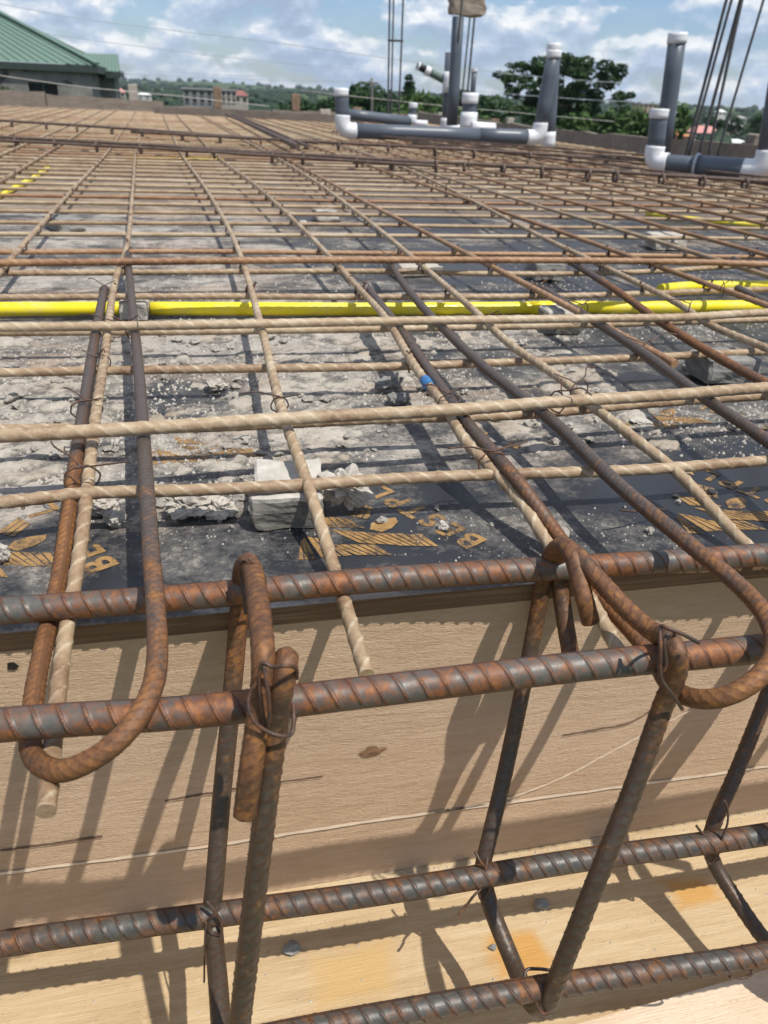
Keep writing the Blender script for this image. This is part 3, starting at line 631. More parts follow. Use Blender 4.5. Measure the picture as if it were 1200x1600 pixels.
ubar([(880, 402, .060), (960, 452, .060), (1040, 508, .060), (1125, 560, .060), (1205, 604, .060), (1400, 725, .060), (1700, 900, .056)], 'dark bar rusting orange where it runs off the right edge below the conduit', [(0, 0), (.12, .1), (.25, .9), (1, .9)])
ubar([(1152, 450, .062), (1205, 476, .062), (1400, 575, .060), (1800, 800, .058)], 'dark bar end lying over the second yellow conduit at the right edge', [(0, 0), (1, .3)])
ubar([(1145, 404, .060), (1210, 434, .060), (1500, 560, .060), (1900, 760, .058)], 'dark bar end tied under the reddish cross bar at the right edge', [(0, .3), (1, .4)])

# blue tape on the taped bar: a piece of tape of its own
a = PL(664, 594); b = PL(672, 605)
o = bar('blue_tape', [a, (a + b) / 2, b], RL + 0.0013, M['blue'], segs=16, step=0.002); tag(o, 'scrap of bright blue tape wrapped round a tan bar', 'tape')

# far beam cages: pairs of dark bars with stirrup knots
def farbar(p0, p1, z, label, r=0.0095):
    a, b = P(*p0, z), P(*p1, z); d = (b - a) / np.linalg.norm(b - a)
    o = bar('far_beam_bar', [a - d * 1.2, a, (a + b) / 2 + np.array([0, 0, .004]), b, b + d * 0.3], r, M['darkfar'], segs=8, step=0.12)
    tag(o, label, 'rebar', 'dark beam bars across the far mesh'); return a, b
hoopV, hoopF, _, _ = sweep([(0, 0.022 * math.cos(a), 0.026 * math.sin(a)) for a in np.linspace(0, 2 * math.pi, 9)], 0.008, segs=6, step=0.01)
hoop_me = None
def hoops(a, b, n):
    global hoop_me
    for i in range(n):
        q = a + (b - a) * ((i + random.uniform(.3, .7)) / n)
        if hoop_me is None:
            o = mk('stirrup', hoopV, hoopF, M['darkfar'], smooth=True, origin=(0, 0, 0)); hoop_me = o
        else: o = hoop_me.copy(); COL.objects.link(o)
        o.location = (q[0], q[1], q[2] - 0.018); o.rotation_euler = (0, 0, random.uniform(-.3, .1))
        tag(o, 'small dark stirrup top gripping a dark beam bar across the far mesh', 'stirrup', 'stirrup tops along the far beam bars')
a, b = farbar((0, 214), (590, 249), 0.095, 'dark beam bar crossing the mesh behind the foreground, left half'); hoops(a, b, 9)
farbar((0, 219), (590, 254), 0.085, 'lower twin of the dark beam bar crossing the mesh behind the foreground', 0.008)
a, b = farbar((595, 249), (1190, 283), 0.095, 'dark beam bar crossing the mesh in front of the grey pipes, right half'); hoops(a, b, 10)
a, b = farbar((0, 188), (440, 219), 0.095, 'second dark beam bar, farther back at the left', 0.010); hoops(a, b, 8)
a, b = farbar((445, 219), (1000, 250), 0.095, 'second dark beam bar, farther back, passing under the grey pipe', 0.010); hoops(a, b, 8)
a, b = farbar((362, 182), (455, 224), 0.10, 'dark beam bar running away between the two far mesh bays', 0.018)
farbar((372, 182), (470, 224), 0.09, 'second dark beam bar running away between the two far mesh bays', 0.012)
for k in range(4):
    y = 232 + k * 7 + random.uniform(-2, 2)
    farbar((690 + k * 35, y - 14), (1200, y + 25 + k * 3), 0.09 + random.uniform(-.01, .015), 'dark brown bar in the crowded right rear part of the mesh', 0.006)

# ------------------------------------------------------------------ tie wires
def ring(c, r1, r2, ax1, ax2, turns=1.4, n=22, wob=0.0012):
    out = []
    for i in range(int(n * turns)):
        a = 2 * math.pi * i / n; out.append(c + ax1 * (r1 * math.cos(a)) + ax2 * (r2 * math.sin(a)) + rng.normal(0, wob, 3) * 0.35)
    return out
GW = 'tie wires at the foreground crossings'
def tie(px, py_, z, label, rot=0.8, r1=0.012, r2=0.012, tails=((0.03, 2.6), (0.025, 0.4)), rw=0.0009):
    r1 *= .72; r2 *= .80; c = P(px, py_, z - .003); ax1 = np.array([math.cos(rot), math.sin(rot), 0.0]); ax2 = np.array([0, 0, 1.0])
    pts = ring(c, r1, r2, ax1, ax2)
    top = c + np.array([0, 0, r2 + 0.001])
    ln, an = tails[0]; e = lambda l, a, h: top + np.array([math.cos(a) * l, math.sin(a) * l, h])
    pts0 = [e(ln, an, 0.008), e(ln * .6, an + .2, 0.010), e(ln * .3, an, 0.004), top] + pts[5:]
    ln, an = tails[1]; q = pts0[-1]
    pts0 += [q + np.array([math.cos(an) * ln * f, math.sin(an) * ln * f, 0.008 * f]) for f in (.3, .65, 1.0)]
    o = bar('tie_wire', pts0, rw, M['wire'], segs=6, step=0.002, smoothsteps=4); tag(o, label, 'wire', GW)
for args in [
    (163, 455, .066, 'wire tying the left dark bar end to a tan bar before the conduit', .5),
    (180, 515, .066, 'wire tying the top cross bar to the left bars at the yellow conduit', .2, .022, .014, ((.05, 2.9), (.02, 5.6))),
    (205, 515, .070, 'wire knot at the left hook bar just below the yellow conduit', .9, .014, .016, ((.03, 5.3), (.02, 3))),
    (157, 567, .060, 'wire loop round the left bars below the first cross bar past the conduit', .3, .018, .013, ((.02, 5.2), (.015, 3))),
    (136, 640, .060, 'wire loop round the two left bars just above the thick cross bar', .25, .024, .014, ((.03, 2.5), (.03, 5.8))),
    (128, 748, .058, 'wire loop with long tails round the left pair of bars by the nearest cross bar', .3, .022, .016, ((.05, 2.2), (.05, 6.1))),
    (200, 402, .066, 'wire tying the end of the left hook bar under the reddish cross bar', .8, .015, .015, ((.03, 5.1), (.02, 1))),
    (437, 633, .058, 'wire with one long tail on the tan bar left of the white spacer block', .15, .014, .012, ((.045, 3.3), (.03, 5.9))),
    (604, 405, .068, 'wire knot at the top of the long dark bar on the reddish cross bar', .9),
    (568, 450, .060, 'wire tying the dark bar end to a tan bar behind the yellow conduit', .4, .018, .013),
    (640, 566, .056, 'upright wire loop on the tan bar above the blue tape', 1.2, .013, .018, ((.012, 1.2), (.012, 4))),
    (700, 628, .066, 'wire knot where the taped bar dives under the thick cross bar', .3, .020, .012, ((.03, 2.8), (.02, .2))),
    (768, 722, .060, 'wire twisted round the tan and dark pair, tail pointing left', .1, .020, .014, ((.05, 3.25), (.045, .1))),
    (870, 628, .074, 'wire crossing the thick cross bar where it tops the dark hook bar', 1.9, .017, .016, ((.045, 5.2), (.03, 1.2))),
    (905, 610, .066, 'loose wire loop sticking up at the pale bar behind the thick cross bar', .4, .022, .015, ((.04, .7), (.03, 2.6))),
    (763, 505, .060, 'wire with a dangling tail under the cross bar before the conduit', 1.3, .014, .016, ((.03, 5.0), (.01, 1))),
    (850, 448, .064, 'wire at the dark bar end behind the conduit near the broken stone', .6, .017, .014, ((.025, 3.4), (.02, .2))),
    (912, 487, .072, 'wire bow on the cross bar beside the broken grey stone', .6, .018, .018, ((.03, .2), (.03, 3.1))),
    (1075, 490, .072, 'large wire knot over the yellow conduit on the right', 1.0, .018, .020, ((.045, 3.2), (.03, .9))),
    (1010, 545, .062, 'wire tangle on the dark bar right of the broken grey stone', .4, .022, .013, ((.05, .1), (.03, 2.8))),
    (1128, 455, .064, 'upright wire tie on the tan bar at the second yellow conduit', 1.4, .012, .018, ((.03, 4.6), (.01, 1.5))),
    (1170, 408, .070, 'upright wire tie on the reddish cross bar at the right edge', 1.3, .013, .020, ((.02, 1.7), (.012, 4.6))),
    (890, 405, .066, 'wire tie where a dark bar starts at the reddish cross bar', 1.2, .014, .018, ((.02, 1.8), (.012, 4.6))),
]: tie(*args)
def wirepath(pts, label, rw=0.0011, group=GW):
    o = bar('tie_wire', [QS(*p) for p in pts], rw, M['wire'], segs=7, step=0.0018, smoothsteps=8); tag(o, label, 'wire', group)
wirepath([(412, 1040, .352), (418, 1075, .346), (421, 1110, .343), (417, 1140, .345), (405, 1060, .352), (412, 1035, .352), (425, 1042, .350), (445, 1040, .346), (461, 1043, .352), (464, 1060, .365)], 'bent wire joining the hooked ends of the left stirrup', 0.0013)
wirepath([(405, 1062, .353), (390, 1085, .352), (388, 1105, .348), (398, 1128, .344), (418, 1143, .342), (440, 1150, .341), (456, 1146, .345), (459, 1120, .352), (458, 1100, .36)], 'rusty wire loop hanging under the left stirrup at the beam bar', 0.0013)
wirepath([(386, 875, .49), (377, 878, .496), (375, 895, .503), (380, 925, .497), (384, 960, .49)], 'thin wire bent over the top of the left stirrup')
wirepath([(388, 872, .485), (400, 884, .483), (412, 898, .487), (415, 915, .495)], 'short wire strand across the top of the left stirrup')
wirepath([(1092, 1004, .350), (1065, 990, .352), (1042, 981, .356), (1033, 978, .360), (1032, 1010, .352), (1033, 1060, .347), (1040, 1072, .345), (1055, 1092, .346), (1066, 1108, .348)], 'wire with a free tail lashing the middle stirrup to the beam bar', 0.0014)
wirepath([(1028, 1040, .356), (1033, 1052, .352), (1040, 1040, .352), (1038, 1000, .356), (1050, 985, .362), (1055, 995, .372)], 'second wire turn round the middle stirrup at the beam bar', 0.0013)
wirepath([(323, 1408, .44), (334, 1422, .437), (346, 1442, .436), (344, 1460, .434), (330, 1458, .438), (325, 1440, .44), (334, 1430, .436), (345, 1415, .438)], 'wire lashing the left stirrup to the low rear bar', 0.0013)
wirepath([(322, 1440, .437), (320, 1470, .432), (319, 1535, .418)], 'straight wire end hanging down beside the left stirrup', 0.0008)
wirepath([(742, 1330, .45), (750, 1345, .443), (762, 1362, .442), (765, 1390, .44), (752, 1405, .44), (748, 1385, .442), (758, 1360, .44), (762, 1340, .446)], 'wire lashing the middle stirrup to the low rear bar', 0.0013)
wirepath([(752, 1388, .436), (740, 1400, .432), (728, 1416, .43), (716, 1430, .426)], 'wire tail pointing left from the middle stirrup by the low rear bar', 0.0012)
wirepath([(1088, 1290, .442), (1100, 1305, .438), (1118, 1318, .436), (1122, 1335, .436), (1108, 1350, .437), (1104, 1330, .439), (1115, 1305, .438), (1130, 1310, .435)], 'wire lashing the right stirrup to the low rear bar', 0.0013)
wirepath([(1122, 1335, .433), (1128, 1310, .43), (1137, 1285, .43), (1136, 1260, .432), (1131, 1250, .434)], 'thin wire tail standing up beside the right stirrup', 0.0010)
wirepath([(866, 1517, .345), (840, 1514, .345), (822, 1516, .345), (820, 1530, .34), (828, 1545, .335), (845, 1562, .326), (856, 1580, .32), (848, 1584, .32), (838, 1568, .325), (835, 1550, .33)], 'wire tying the middle stirrup to the rust orange bar at the bottom', 0.0013)
wirepath([(1140, 1508, .33), (1165, 1510, .325), (1176, 1520, .32), (1160, 1528, .32), (1140, 1526, .32)], 'small wire loop under the rust orange bar at the bottom right', 0.0012)
wirepath([(970, 797, .60), (990, 799, .605), (1010, 797, .61), (1040, 796, .62)], 'loose rusty wire lying on the printed black panel at the right')

# ties at the far crossings, one each
tv, tf, _, _ = sweep([(0.0065 * math.cos(a), 0, 0.0105 * math.sin(a)) for a in np.linspace(0, 2 * math.pi, 8)] + [(0.006, 0.003, 0.011), (0.008, 0.006, 0.015)], 0.0024, segs=4, step=0.009)
tie0 = None; cnt = 0
cand = []
for cr in CROSSES:
    if cr[0][2] > .06 or not 1.35 < cr[len(cr) // 2][1] < 5.2: continue
    for lo in LONGS:
        Y = cr[len(cr) // 2][1]
        for _ in range(4):
            X = float(np.interp(Y, lo[:, 1], lo[:, 0])); Y = float(np.interp(X, cr[:, 0], cr[:, 1]))
        v = np.array([X, Y, 0.053]) - CAM; sx = 600 + FPX * (v @ RT) / (v @ FW)
        if -20 < sx < 1220: cand.append((X, Y))
random.shuffle(cand)
for X, Y in cand[:285]:
    if tie0 is None: tie0 = mk('wire_knot', tv, tf, M['tiefar'], origin=(0, 0, 0)); o = tie0
    else: o = tie0.copy(); COL.objects.link(o)
    o.location = (X, Y, 0.053); o.rotation_euler = (random.uniform(-.3, .3), 0, random.choice((.8, -.8)) + random.uniform(-.3, .3)); s = random.uniform(.8, 1.25); o.scale = (s, s, s)
    tag(o, 'small dark wire knot at a bar crossing in the middle or far mesh', 'wire', 'wire knots across the mesh')

# ------------------------------------------------------------------ conduits
def conduit(pts, label, r=0.0125, z=0.016):
    o = bar('yellow_conduit', [P(x, y, z) for x, y in pts], r, M['yellow'], segs=20, step=0.03); tag(o, label, 'conduit', 'yellow conduits on the deck'); return o
conduit([(-300, 483), (0, 483), (200, 482), (232, 482)], 'yellow conduit length at the left edge, ending under the left hook bar')
conduit([(236, 482), (600, 483), (835, 481), (838, 481)], 'long yellow conduit crossing the middle of the mesh')
conduit([(842, 480), (1000, 480), (1200, 478), (1420, 476)], 'yellow conduit right of the coupling, behind the broken grey stone')
o = conduit([(828, 481.2), (850, 480.8)], 'yellow coupling sleeve joining two conduits by the broken stone', 0.0136); o.name = 'conduit_coupling'; 
conduit([(1032, 452), (1060, 449), (1100, 447), (1200, 446), (1400, 446)], 'second yellow conduit at the right, its pale cut tip on the mesh', 0.0115, 0.022)
conduit([(-60, 330), (0, 305), (30, 290), (55, 276), (75, 262)], 'yellow conduit curving along the far left edge', 0.010, 0.012)
conduit([(200, 247), (290, 249), (350, 250)], 'far yellow conduit seen through the mesh left of centre', 0.008, 0.012)
conduit([(1010, 333), (1060, 340), (1130, 347), (1220, 354)], 'far yellow conduit seen through the mesh at the right', 0.009, 0.012)

# ------------------------------------------------------------------ spacer blocks, stones, rubble
def rock(name, c, size, mat, seed, sub=2, rough=0.35, flat=0.0, boxy=False, parent=None, rotz=0.0, under=0.0):
    bm = bmesh.new()
    if boxy:
        bmesh.ops.create_cube(bm, size=1.0); bmesh.ops.bevel(bm, geom=bm.edges[:], offset=0.05, segments=1, affect='EDGES'); bmesh.ops.subdivide_edges(bm, edges=bm.edges[:], cuts=sub, use_grid_fill=True)
    else: bmesh.ops.create_icosphere(bm, subdivisions=sub, radius=0.5)
    so = Vector((seed * 7.3, seed * 3.1, seed * 1.7))
    for v in bm.verts:
        p = v.co.copy(); nn = p.normalized() if not boxy else p
        if boxy: v.co += Vector((noise.noise(p * 2 + so), noise.noise(p * 2 + so + Vector((9, 0, 0))), noise.noise(p * 2 + so + Vector((0, 9, 0))))) * rough * 0.35 + nn * (noise.noise(p * 7 + so) * 0.12 + noise.noise(p * 22 + so) * 0.07) * rough
        else: v.co = nn * (0.5 + rough * (0.55 * noise.noise(p * 2.2 + so) + 0.38 * noise.noise(p * 5.5 + so) + 0.2 * noise.noise(p * 13 + so)))
    mz = min(v.co.z for v in bm.verts)
    cs, sn = math.cos(rotz), math.sin(rotz)
    V = []
    for v in bm.verts:
        x, y, z = v.co.x * size[0], v.co.y * size[1], (v.co.z - mz) * size[2]
        if under and y < 0: y -= under * min(1, z / size[2]) * (-2 * v.co.y); x *= 1 + .08 * z / size[2]
        V.append((c[0] + x * cs - y * sn, c[1] + x * sn + y * cs, c[2] + z))
    F = [tuple(v.index for v in f.verts) for f in bm.faces]; bm.verts.index_update(); bm.free()
    return mk(name, V, F, mat, parent, False)
def blk(name, quad_px, h, mat, label, seed, depth=0.06, rot=0.0, cat='spacer block', under=0.0):
    a, b = P(*quad_px[0], 0), P(*quad_px[1], 0); wd = np.linalg.norm(b - a); c = (a + b) / 2; d = (b - a) / wd; nn = np.array([-d[1], d[0], 0])
    c = c + nn * depth / 2
    o = rock(name, c, (wd, depth, h), mat, seed, 8, 0.22, boxy=True, rotz=math.atan2(d[1], d[0]) + rot, under=under); tag(o, label, cat, 'spacer blocks under the mesh')
    if mat is M['spacer'] and h > .034:                      # weathered grey sides with the cross bar's shadow painted in, pale broken top
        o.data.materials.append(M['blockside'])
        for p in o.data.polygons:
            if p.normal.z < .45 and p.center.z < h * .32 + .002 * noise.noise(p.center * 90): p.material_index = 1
    return o
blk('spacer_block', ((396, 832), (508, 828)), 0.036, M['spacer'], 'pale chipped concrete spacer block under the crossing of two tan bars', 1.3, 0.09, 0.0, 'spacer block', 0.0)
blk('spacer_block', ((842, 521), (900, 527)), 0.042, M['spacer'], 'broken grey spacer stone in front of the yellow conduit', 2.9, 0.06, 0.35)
blk('spacer_block', ((1103, 604), (1182, 602)), 0.040, M['stonedark'], 'dark grey spacer block at the right edge under a rusty bar', 4.1, 0.07)
blk('spacer_block', ((188, 503), (232, 503)), 0.034, M['spacer'], 'grey spacer block beside the left end of the yellow conduit', 5.7, 0.06)
blk('spacer_block', ((618, 434), (690, 432)), 0.022, M['stone'], 'flat pale stone under the reddish cross bar near the long dark bar', 6.2, 0.05)
blk('spacer_block', ((835, 440), (880, 440)), 0.040, M['stonedark'], 'grey spacer block under the mesh behind the yellow conduit', 7.5, 0.07)
blk('spacer_block', ((495, 347), (528, 347)), 0.035, M['stone'], 'small white topped spacer block in the middle distance', 8.8, 0.08)
blk('spacer_block', ((1022, 392), (1072, 393)), 0.042, M['stone'], 'tan spacer block under crossing bars on the right middle distance', 9.6, 0.09)
blk('spacer_block', ((95, 365), (135, 362)), 0.035, M['stonedark'], 'rough grey spacer block between the two left bars in the middle distance', 10.4, 0.12)
blk('spacer_block', ((470, 352 + 5), (480, 357)), 0.02, M['spacer'], 'tiny pale chip of block beside the white topped spacer', 11.4, 0.03)
def lump(px, py_, wpx, hm, label, seed, mat='stone', asp=0.8, rough=0.5):
    c = P(px, py_, 0); dist = (c - CAM) @ FW; wd = wpx * dist / FPX
    o = rock('mortar_lump', c, (wd, wd * asp, hm), M[mat], seed, 4, rough); tag(o, label, 'rubble', 'mortar lumps on the black deck'); return o
lump(540, 800, 58, 0.034, 'craggy mortar lump right of the pale spacer block', 1.1, rough=.75)
lump(300, 806, 75, 0.022, 'largest mortar lump left of the pale spacer block', 2.3)
lump(345, 808, 46, 0.020, 'mortar lump beside the pale spacer block on its left side', 3.4)
lump(160, 806, 45, 0.020, 'mortar lump between the left tan bar and the left hook bar', 4.2)
lump(178, 824, 30, 0.015, 'smaller mortar lump at the foot of the left hook bar', 5.1)
lump(3, 880, 26, 0.02, 'pale lump cut by the left edge above the beam bar', 6.7, 'spacer')
lump(607, 612, 38, 0.018, 'grey mortar lump left of the blue tape', 7.7, 'stonedark')
lump(622, 632, 34, 0.015, 'grey flake left below the blue tape', 8.1, 'stonedark')
lump(338, 612, 30, 0.014, 'pale mortar lump in the dusty patch between the first two tan bars', 9.3)
lump(1000, 661, 30, 0.006, 'flat white flake on the black deck at the right', 10.9, 'spacer')
lump(692, 828, 15, 0.008, 'small white chip lying on a printed letter', 11.9, 'spacer')
lump(452, 1487, 1, 0.001, 'x', 12.0)
bpy.data.objects.remove([o for o in COL.objects if o.get('label') == 'x'][0])
def soffstone(px, py_, wpx, label, seed):
    c = P(px, py_, SOF); wd = wpx * ((c - CAM) @ FW) / FPX; o = rock('small_stone', c, (wd, wd * .8, wd * .6), M['stonedark'], seed, 2, .4); tag(o, label, 'stone', 'small stones on the bottom board')
soffstone(455, 1486, 26, 'small grey stone on the bottom board right of the left stirrup', 3.3)
soffstone(845, 1418, 24, 'small grey stone on the bottom board right of the middle stirrup', 5.3)
soffstone(770, 1482, 12, 'tiny pale pebble on the orange patch of the bottom board', 6.3)
GR = 'mortar crumbs scattered on the black deck'
protos = []
for k in range(6):
    o = rock('mortar_crumb', (0, 0, 0), (1, 0.8, 0.6), M['stone' if k < 4 else 'spacer'], 20 + k, 2, 0.75); protos.append(o)
used = set(); n = 0
for _ in range(4000):
    if n >= 298: break
    px = random.uniform(-10, 1150); y = random.choice((random.uniform(520, 720), random.uniform(700, 850)))
    c = P(px, y, 0)
    den = 0.95 if y < 715 and px < 640 else (0.5 if y < 700 else 0.10)
    if 740 < y < 830 and 180 < px < 420: den = 1.0
    if random.random() > den: continue
    s = random.choice((random.uniform(.004, .008), random.uniform(.007, .015), random.uniform(.010, .021) if y < 700 else .007, random.uniform(.003, .006)))
    k = random.randrange(6); o = protos[k] if k not in used else protos[k].copy()
    if k in used: COL.objects.link(o)
    used.add(k); o.location = (c[0], c[1], s * 0.25); o.scale = (s, s, s); o.rotation_euler = (0, 0, random.uniform(0, 6))
    tag(o, 'small pale crumb of dried mortar scattered on the black deck', 'rubble', GR); n += 1
# grit too fine to count
V = []; F = []
for _ in range(42000):
    Y = 0.56 + abs(random.gauss(0, 1)) * 0.75; X = random.uniform(-0.5 - Y * .3, 0.4 + Y * 0.8)
    f = noise.noise(Vector((X * 3.3, Y * 4.0, 2.2))) + (0.25 if 0.8 < Y < 1.4 and X < .35 else -0.05) - (0.25 if Y < .75 and X > .1 else 0)
    if f < random.uniform(-.15, .35): continue
    s = random.choice((.0008, .0012, .0018, .0030)) if Y > .74 else random.choice((.0005, .0007, .0009, .0014)) * random.uniform(.7, 1.3); b0 = len(V); a0 = random.uniform(0, 6)
    for k in range(5):
        a = a0 + k * 1.2566; r = s * random.uniform(.6, 1.2); V.append((X + r * math.cos(a), Y + r * math.sin(a), -0.0003))
    V.append((X + random.uniform(-.3, .3) * s, Y, s * random.uniform(.7, 1.3)))
    F += [(b0 + k, b0 + (k + 1) % 5, b0 + 5) for k in range(5)]
o = mk('grit', V, F, M['spacer']); tag(o, 'fine pale mortar grit spread over the black deck', 'grit', kind='stuff')
# crust of dried mortar slurry on the deck, a thin uneven skin
gx = np.linspace(-0.75, 0.95, 300); gy = np.linspace(0.70, 1.62, 190); V = []
for y in gy:
    for x in gx:
        q = Vector((x, y, 0.0)); k = noise.fractal(q * 6.0 + Vector((3, 1, 7)), 0.75, 2.1, 5) * .62
        edge = min(1, (y - .70) / .12, (1.62 - y) / .2, (x + .75) / .1, (.95 - x) / .25); bias = .07 - .42 * max(0, x - .12) * (1 if y < 1.25 else .6) - (.45 if y < .8 else 0) * (1 - (y - .70) / .1)
        h = k + bias - .5 * (1 - edge)
        z = .0075 * max(-.35, min(h, .45)) + .0026 * noise.noise(q * 45) + .0022 * noise.noise(q * 110) + .001 * noise.noise(q * 260)
        if noise.noise(q * 19 + Vector((0, 5, 2))) > .28 and h > 0: z += .0045
        V.append((x, y, z if h > 0 else min(z, -.0004)))
nx = len(gx); F = [(j * nx + i, j * nx + i + 1, (j + 1) * nx + i + 1, (j + 1) * nx + i) for j in range(len(gy) - 1) for i in range(nx - 1) if max(V[j * nx + i][2], V[j * nx + i + 1][2], V[(j + 1) * nx + i][2], V[(j + 1) * nx + i + 1][2]) > 0]
o = mk('mortar_crust', V, F, M['crust'], smooth=True); tag(o, 'thin uneven crust of dried grey mortar on the black deck', 'mortar', kind='stuff')
V = []; F = []
for _ in range(700):
    X = random.uniform(-.45, .8); Y = random.choice((EDGE - abs(random.gauss(0, .006)) - .002, random.uniform(.25, EDGE - .01))); s = random.uniform(.0006, .0016); b0 = len(V)
    for k in range(5): V.append((X + s * math.cos(k * 1.2566) * random.uniform(.6, 1.2), Y + s * math.sin(k * 1.2566), SOF))
    V.append((X, Y, SOF + s)); F += [(b0 + k, b0 + (k + 1) % 5, b0 + 5) for k in range(5)]
o = mk('sawdust', V, F, M['stone']); tag(o, 'sawdust and grit gathered on the bottom board of the beam', 'sawdust', kind='stuff')

# ------------------------------------------------------------------ grey drain pipes
def pipe(name, a, b, r, mat, par): return bar(name, [a, b], r, M[mat], par, segs=20, step=max(0.02, np.linalg.norm(np.array(b) - np.array(a)) / 3), curve=False)
def elbow(c, d1, d2, r, par, ln=0.11, name='elbow'):
    c, d1, d2 = map(np.array, (c, d1, d2)); pts = [c + d1 * ln, c + d1 * ln * .55, c + (d1 + d2) * ln * .16, c + d2 * ln * .55, c + d2 * ln]
    return bar(name, pts, r, M['white'], par, segs=20, step=0.012)
def upto(base, px, ytop, Y=None):
    "the point above (or leaning from) base whose picture position is px, ytop"
    return Q(px, ytop, base[1] if Y is None else Y)
r = 0.058
a = P(535, 204, 0.135); b = P(842, 215, 0.135); d = (b - a) / np.linalg.norm(b - a); up = np.array([0, 0, 1.0])
t = empty('drain_pipe', a - up * .09); tag(t, 'long grey drain pipe with white elbows lying across the rear mesh', 'pipe')
mid = a + (b - a) * .72
pipe('pipe', a + d * .05, mid, r, 'pvc', t); pipe('pipe', mid - d * .06, b - d * .04, r * 1.035, 'pvc', t)
elbow(a, up, d, r * 1.09, t, 0.115); elbow(b, up, -d, r * 1.09, t, 0.115)
tp = upto(a, 533, 143); pipe('riser', a + up * .08, tp, r * .98, 'pvc', t); pipe('end_cap', tp - up * .035, tp + up * .025, r * 1.06, 'white', t)
tb = upto(b, 866, 81); pipe('riser', b + up * .08, tb, r * .98, 'pvc', t); pipe('collar', tb - up * .045, tb + up * .012, r * 1.08, 'white', t)
t2 = empty('stack_pipe', b + np.array([.05, .35, -.1])); tag(t2, 'tall grey stack pipe with a white collar right behind the long pipe end', 'pipe')
q = Q(856, 230, b[1] + .25); tb = Q(866, 70, b[1] + .25); pipe('riser', q, tb, r, 'pvc', t2); pipe('collar', tb - up * .05, tb + up * .012, r * 1.08, 'white', t2); q2 = q + (tb - q) * .16; pipe('socket', q, q2, r * 1.1, 'white', t2)
r = 0.050
a = P(1020, 253, 0.115); b = P(1191, 266, 0.115); d = (b - a) / np.linalg.norm(b - a)
t = empty('drain_pipe', a - up * .09); tag(t, 'short grey drain pipe with white elbow and clamp ring at the right edge', 'pipe')
mid = a + d * .26; pipe('pipe', a + d * .05, mid, r * .90, 'pvc', t); pipe('pipe', mid - d * .01, b - d * .03, r * 1.06, 'pvc', t)
M['palegrey'] = plainmat('pale_grey_pvc', (0.36, 0.38, 0.41), .5, .08)
rr = mid - d * .012; bar('clamp_ring', [rr + np.array([0, 0, 1]) * r * 1.12 * math.sin(x) + np.cross(d, up) * r * 1.12 * math.cos(x) for x in np.linspace(0, 2 * math.pi, 30)], 0.009, M['palegrey'], t, segs=8, step=0.012)
elbow(a, up, d, r * 1.10, t, 0.085); elbow(b, up, -d, r * 1.10, t, 0.10)
tp = upto(a, 1030, 176); pipe('riser', a + up * .07, tp, r * .98, 'pvc', t); pipe('end_cap', tp - up * .03, tp + up * .02, r * 1.07, 'white', t)
pipe('riser', b + up * .09, upto(b, 1228, 60), r * 1.0, 'pvc', t)
t2 = empty('stack_pipe', a + np.array([0.1, .3, -.1])); tag(t2, 'tall grey stack pipe with white top behind the right drain pipe', 'pipe')
q = Q(1035, 238, a[1] + .3); tb = Q(1059, 54, a[1] + .3); pipe('riser', q, tb, r * 1.02, 'pvc', t2); e = (tb - q) / np.linalg.norm(tb - q); pipe('collar', tb - e * .045, tb + e * .01, r * 1.12, 'white', t2)
# small risers farther back
def riser(px, y0, y1, Y, r, label, capw=True, foot=True):
    q, tb = Q(px[0], y0, Y), Q(px[1], y1, Y); t = empty('riser_pipe', q); tag(t, label, 'pipe'); e = (tb - q) / np.linalg.norm(tb - q)
    pipe('pipe', q, tb, r, 'pvc', t)
    if capw: pipe('end_cap', tb - e * r * 1.1, tb + e * r * .25, r * 1.15, 'white', t)
    if foot:
        pipe('socket', q - e * r, q + e * r * 1.2, r * 1.2, 'white', t); pipe('outlet', q + np.array([0, -.1, -r * .7]), q + np.array([r * 3.4, -.12, -r * .8]), r * .8, 'white', t)
riser((732, 735), 190, 148, 8.4, .072, 'short grey riser pipe with white cap in front of the bushes')
riser((644, 646), 187, 162, 8.8, .040, 'thin short grey riser pipe with white cap left of the tall dark pipe')
riser((736, 741), 190, 108, 9.6, .030, 'slim grey riser behind the short capped riser', True, False)
riser((706, 716), 196, 26, 8.6, .058, 'tallest dark grey pipe rising under the timber block', False, False)
riser((697, 703), 194, 82, 9.0, .050, 'grey pipe with a side branch just left of the tallest pipe', False, True)
a = Q(700, 128, 9.0); b = Q(655, 104, 9.0); d = (b - a) / np.linalg.norm(b - a)
t = [o for o in COL.objects if o.get('label', '').startswith('grey pipe with a side branch')][0]
M['pvcgreen'] = plainmat('green_grey_pvc', (0.09, 0.13, 0.11), .5, .1)
pipe('socket', Q(700, 145, 8.97), Q(702, 112, 8.97), .062, 'white', t); pipe('branch', a + d * .05, a + d * .22, .038, 'pvcgreen', t); pipe('branch', a + d * .22, a + d * .28, .046, 'white', t); pipe('branch', a + d * .28, a + d * .37, .036, 'dark', t); pipe('branch_cap', a + d * .37, b, .04, 'white', t)
a, b = P(545, 186, .06), P(655, 197, .06); t = empty('drain_pipe', a); tag(t, 'thin dark pipe lying behind the long grey drain pipe at its left', 'pipe'); pipe('pipe', Q(540, 178, 8.6), Q(640, 190, 8.8), .05, 'pvc', t)

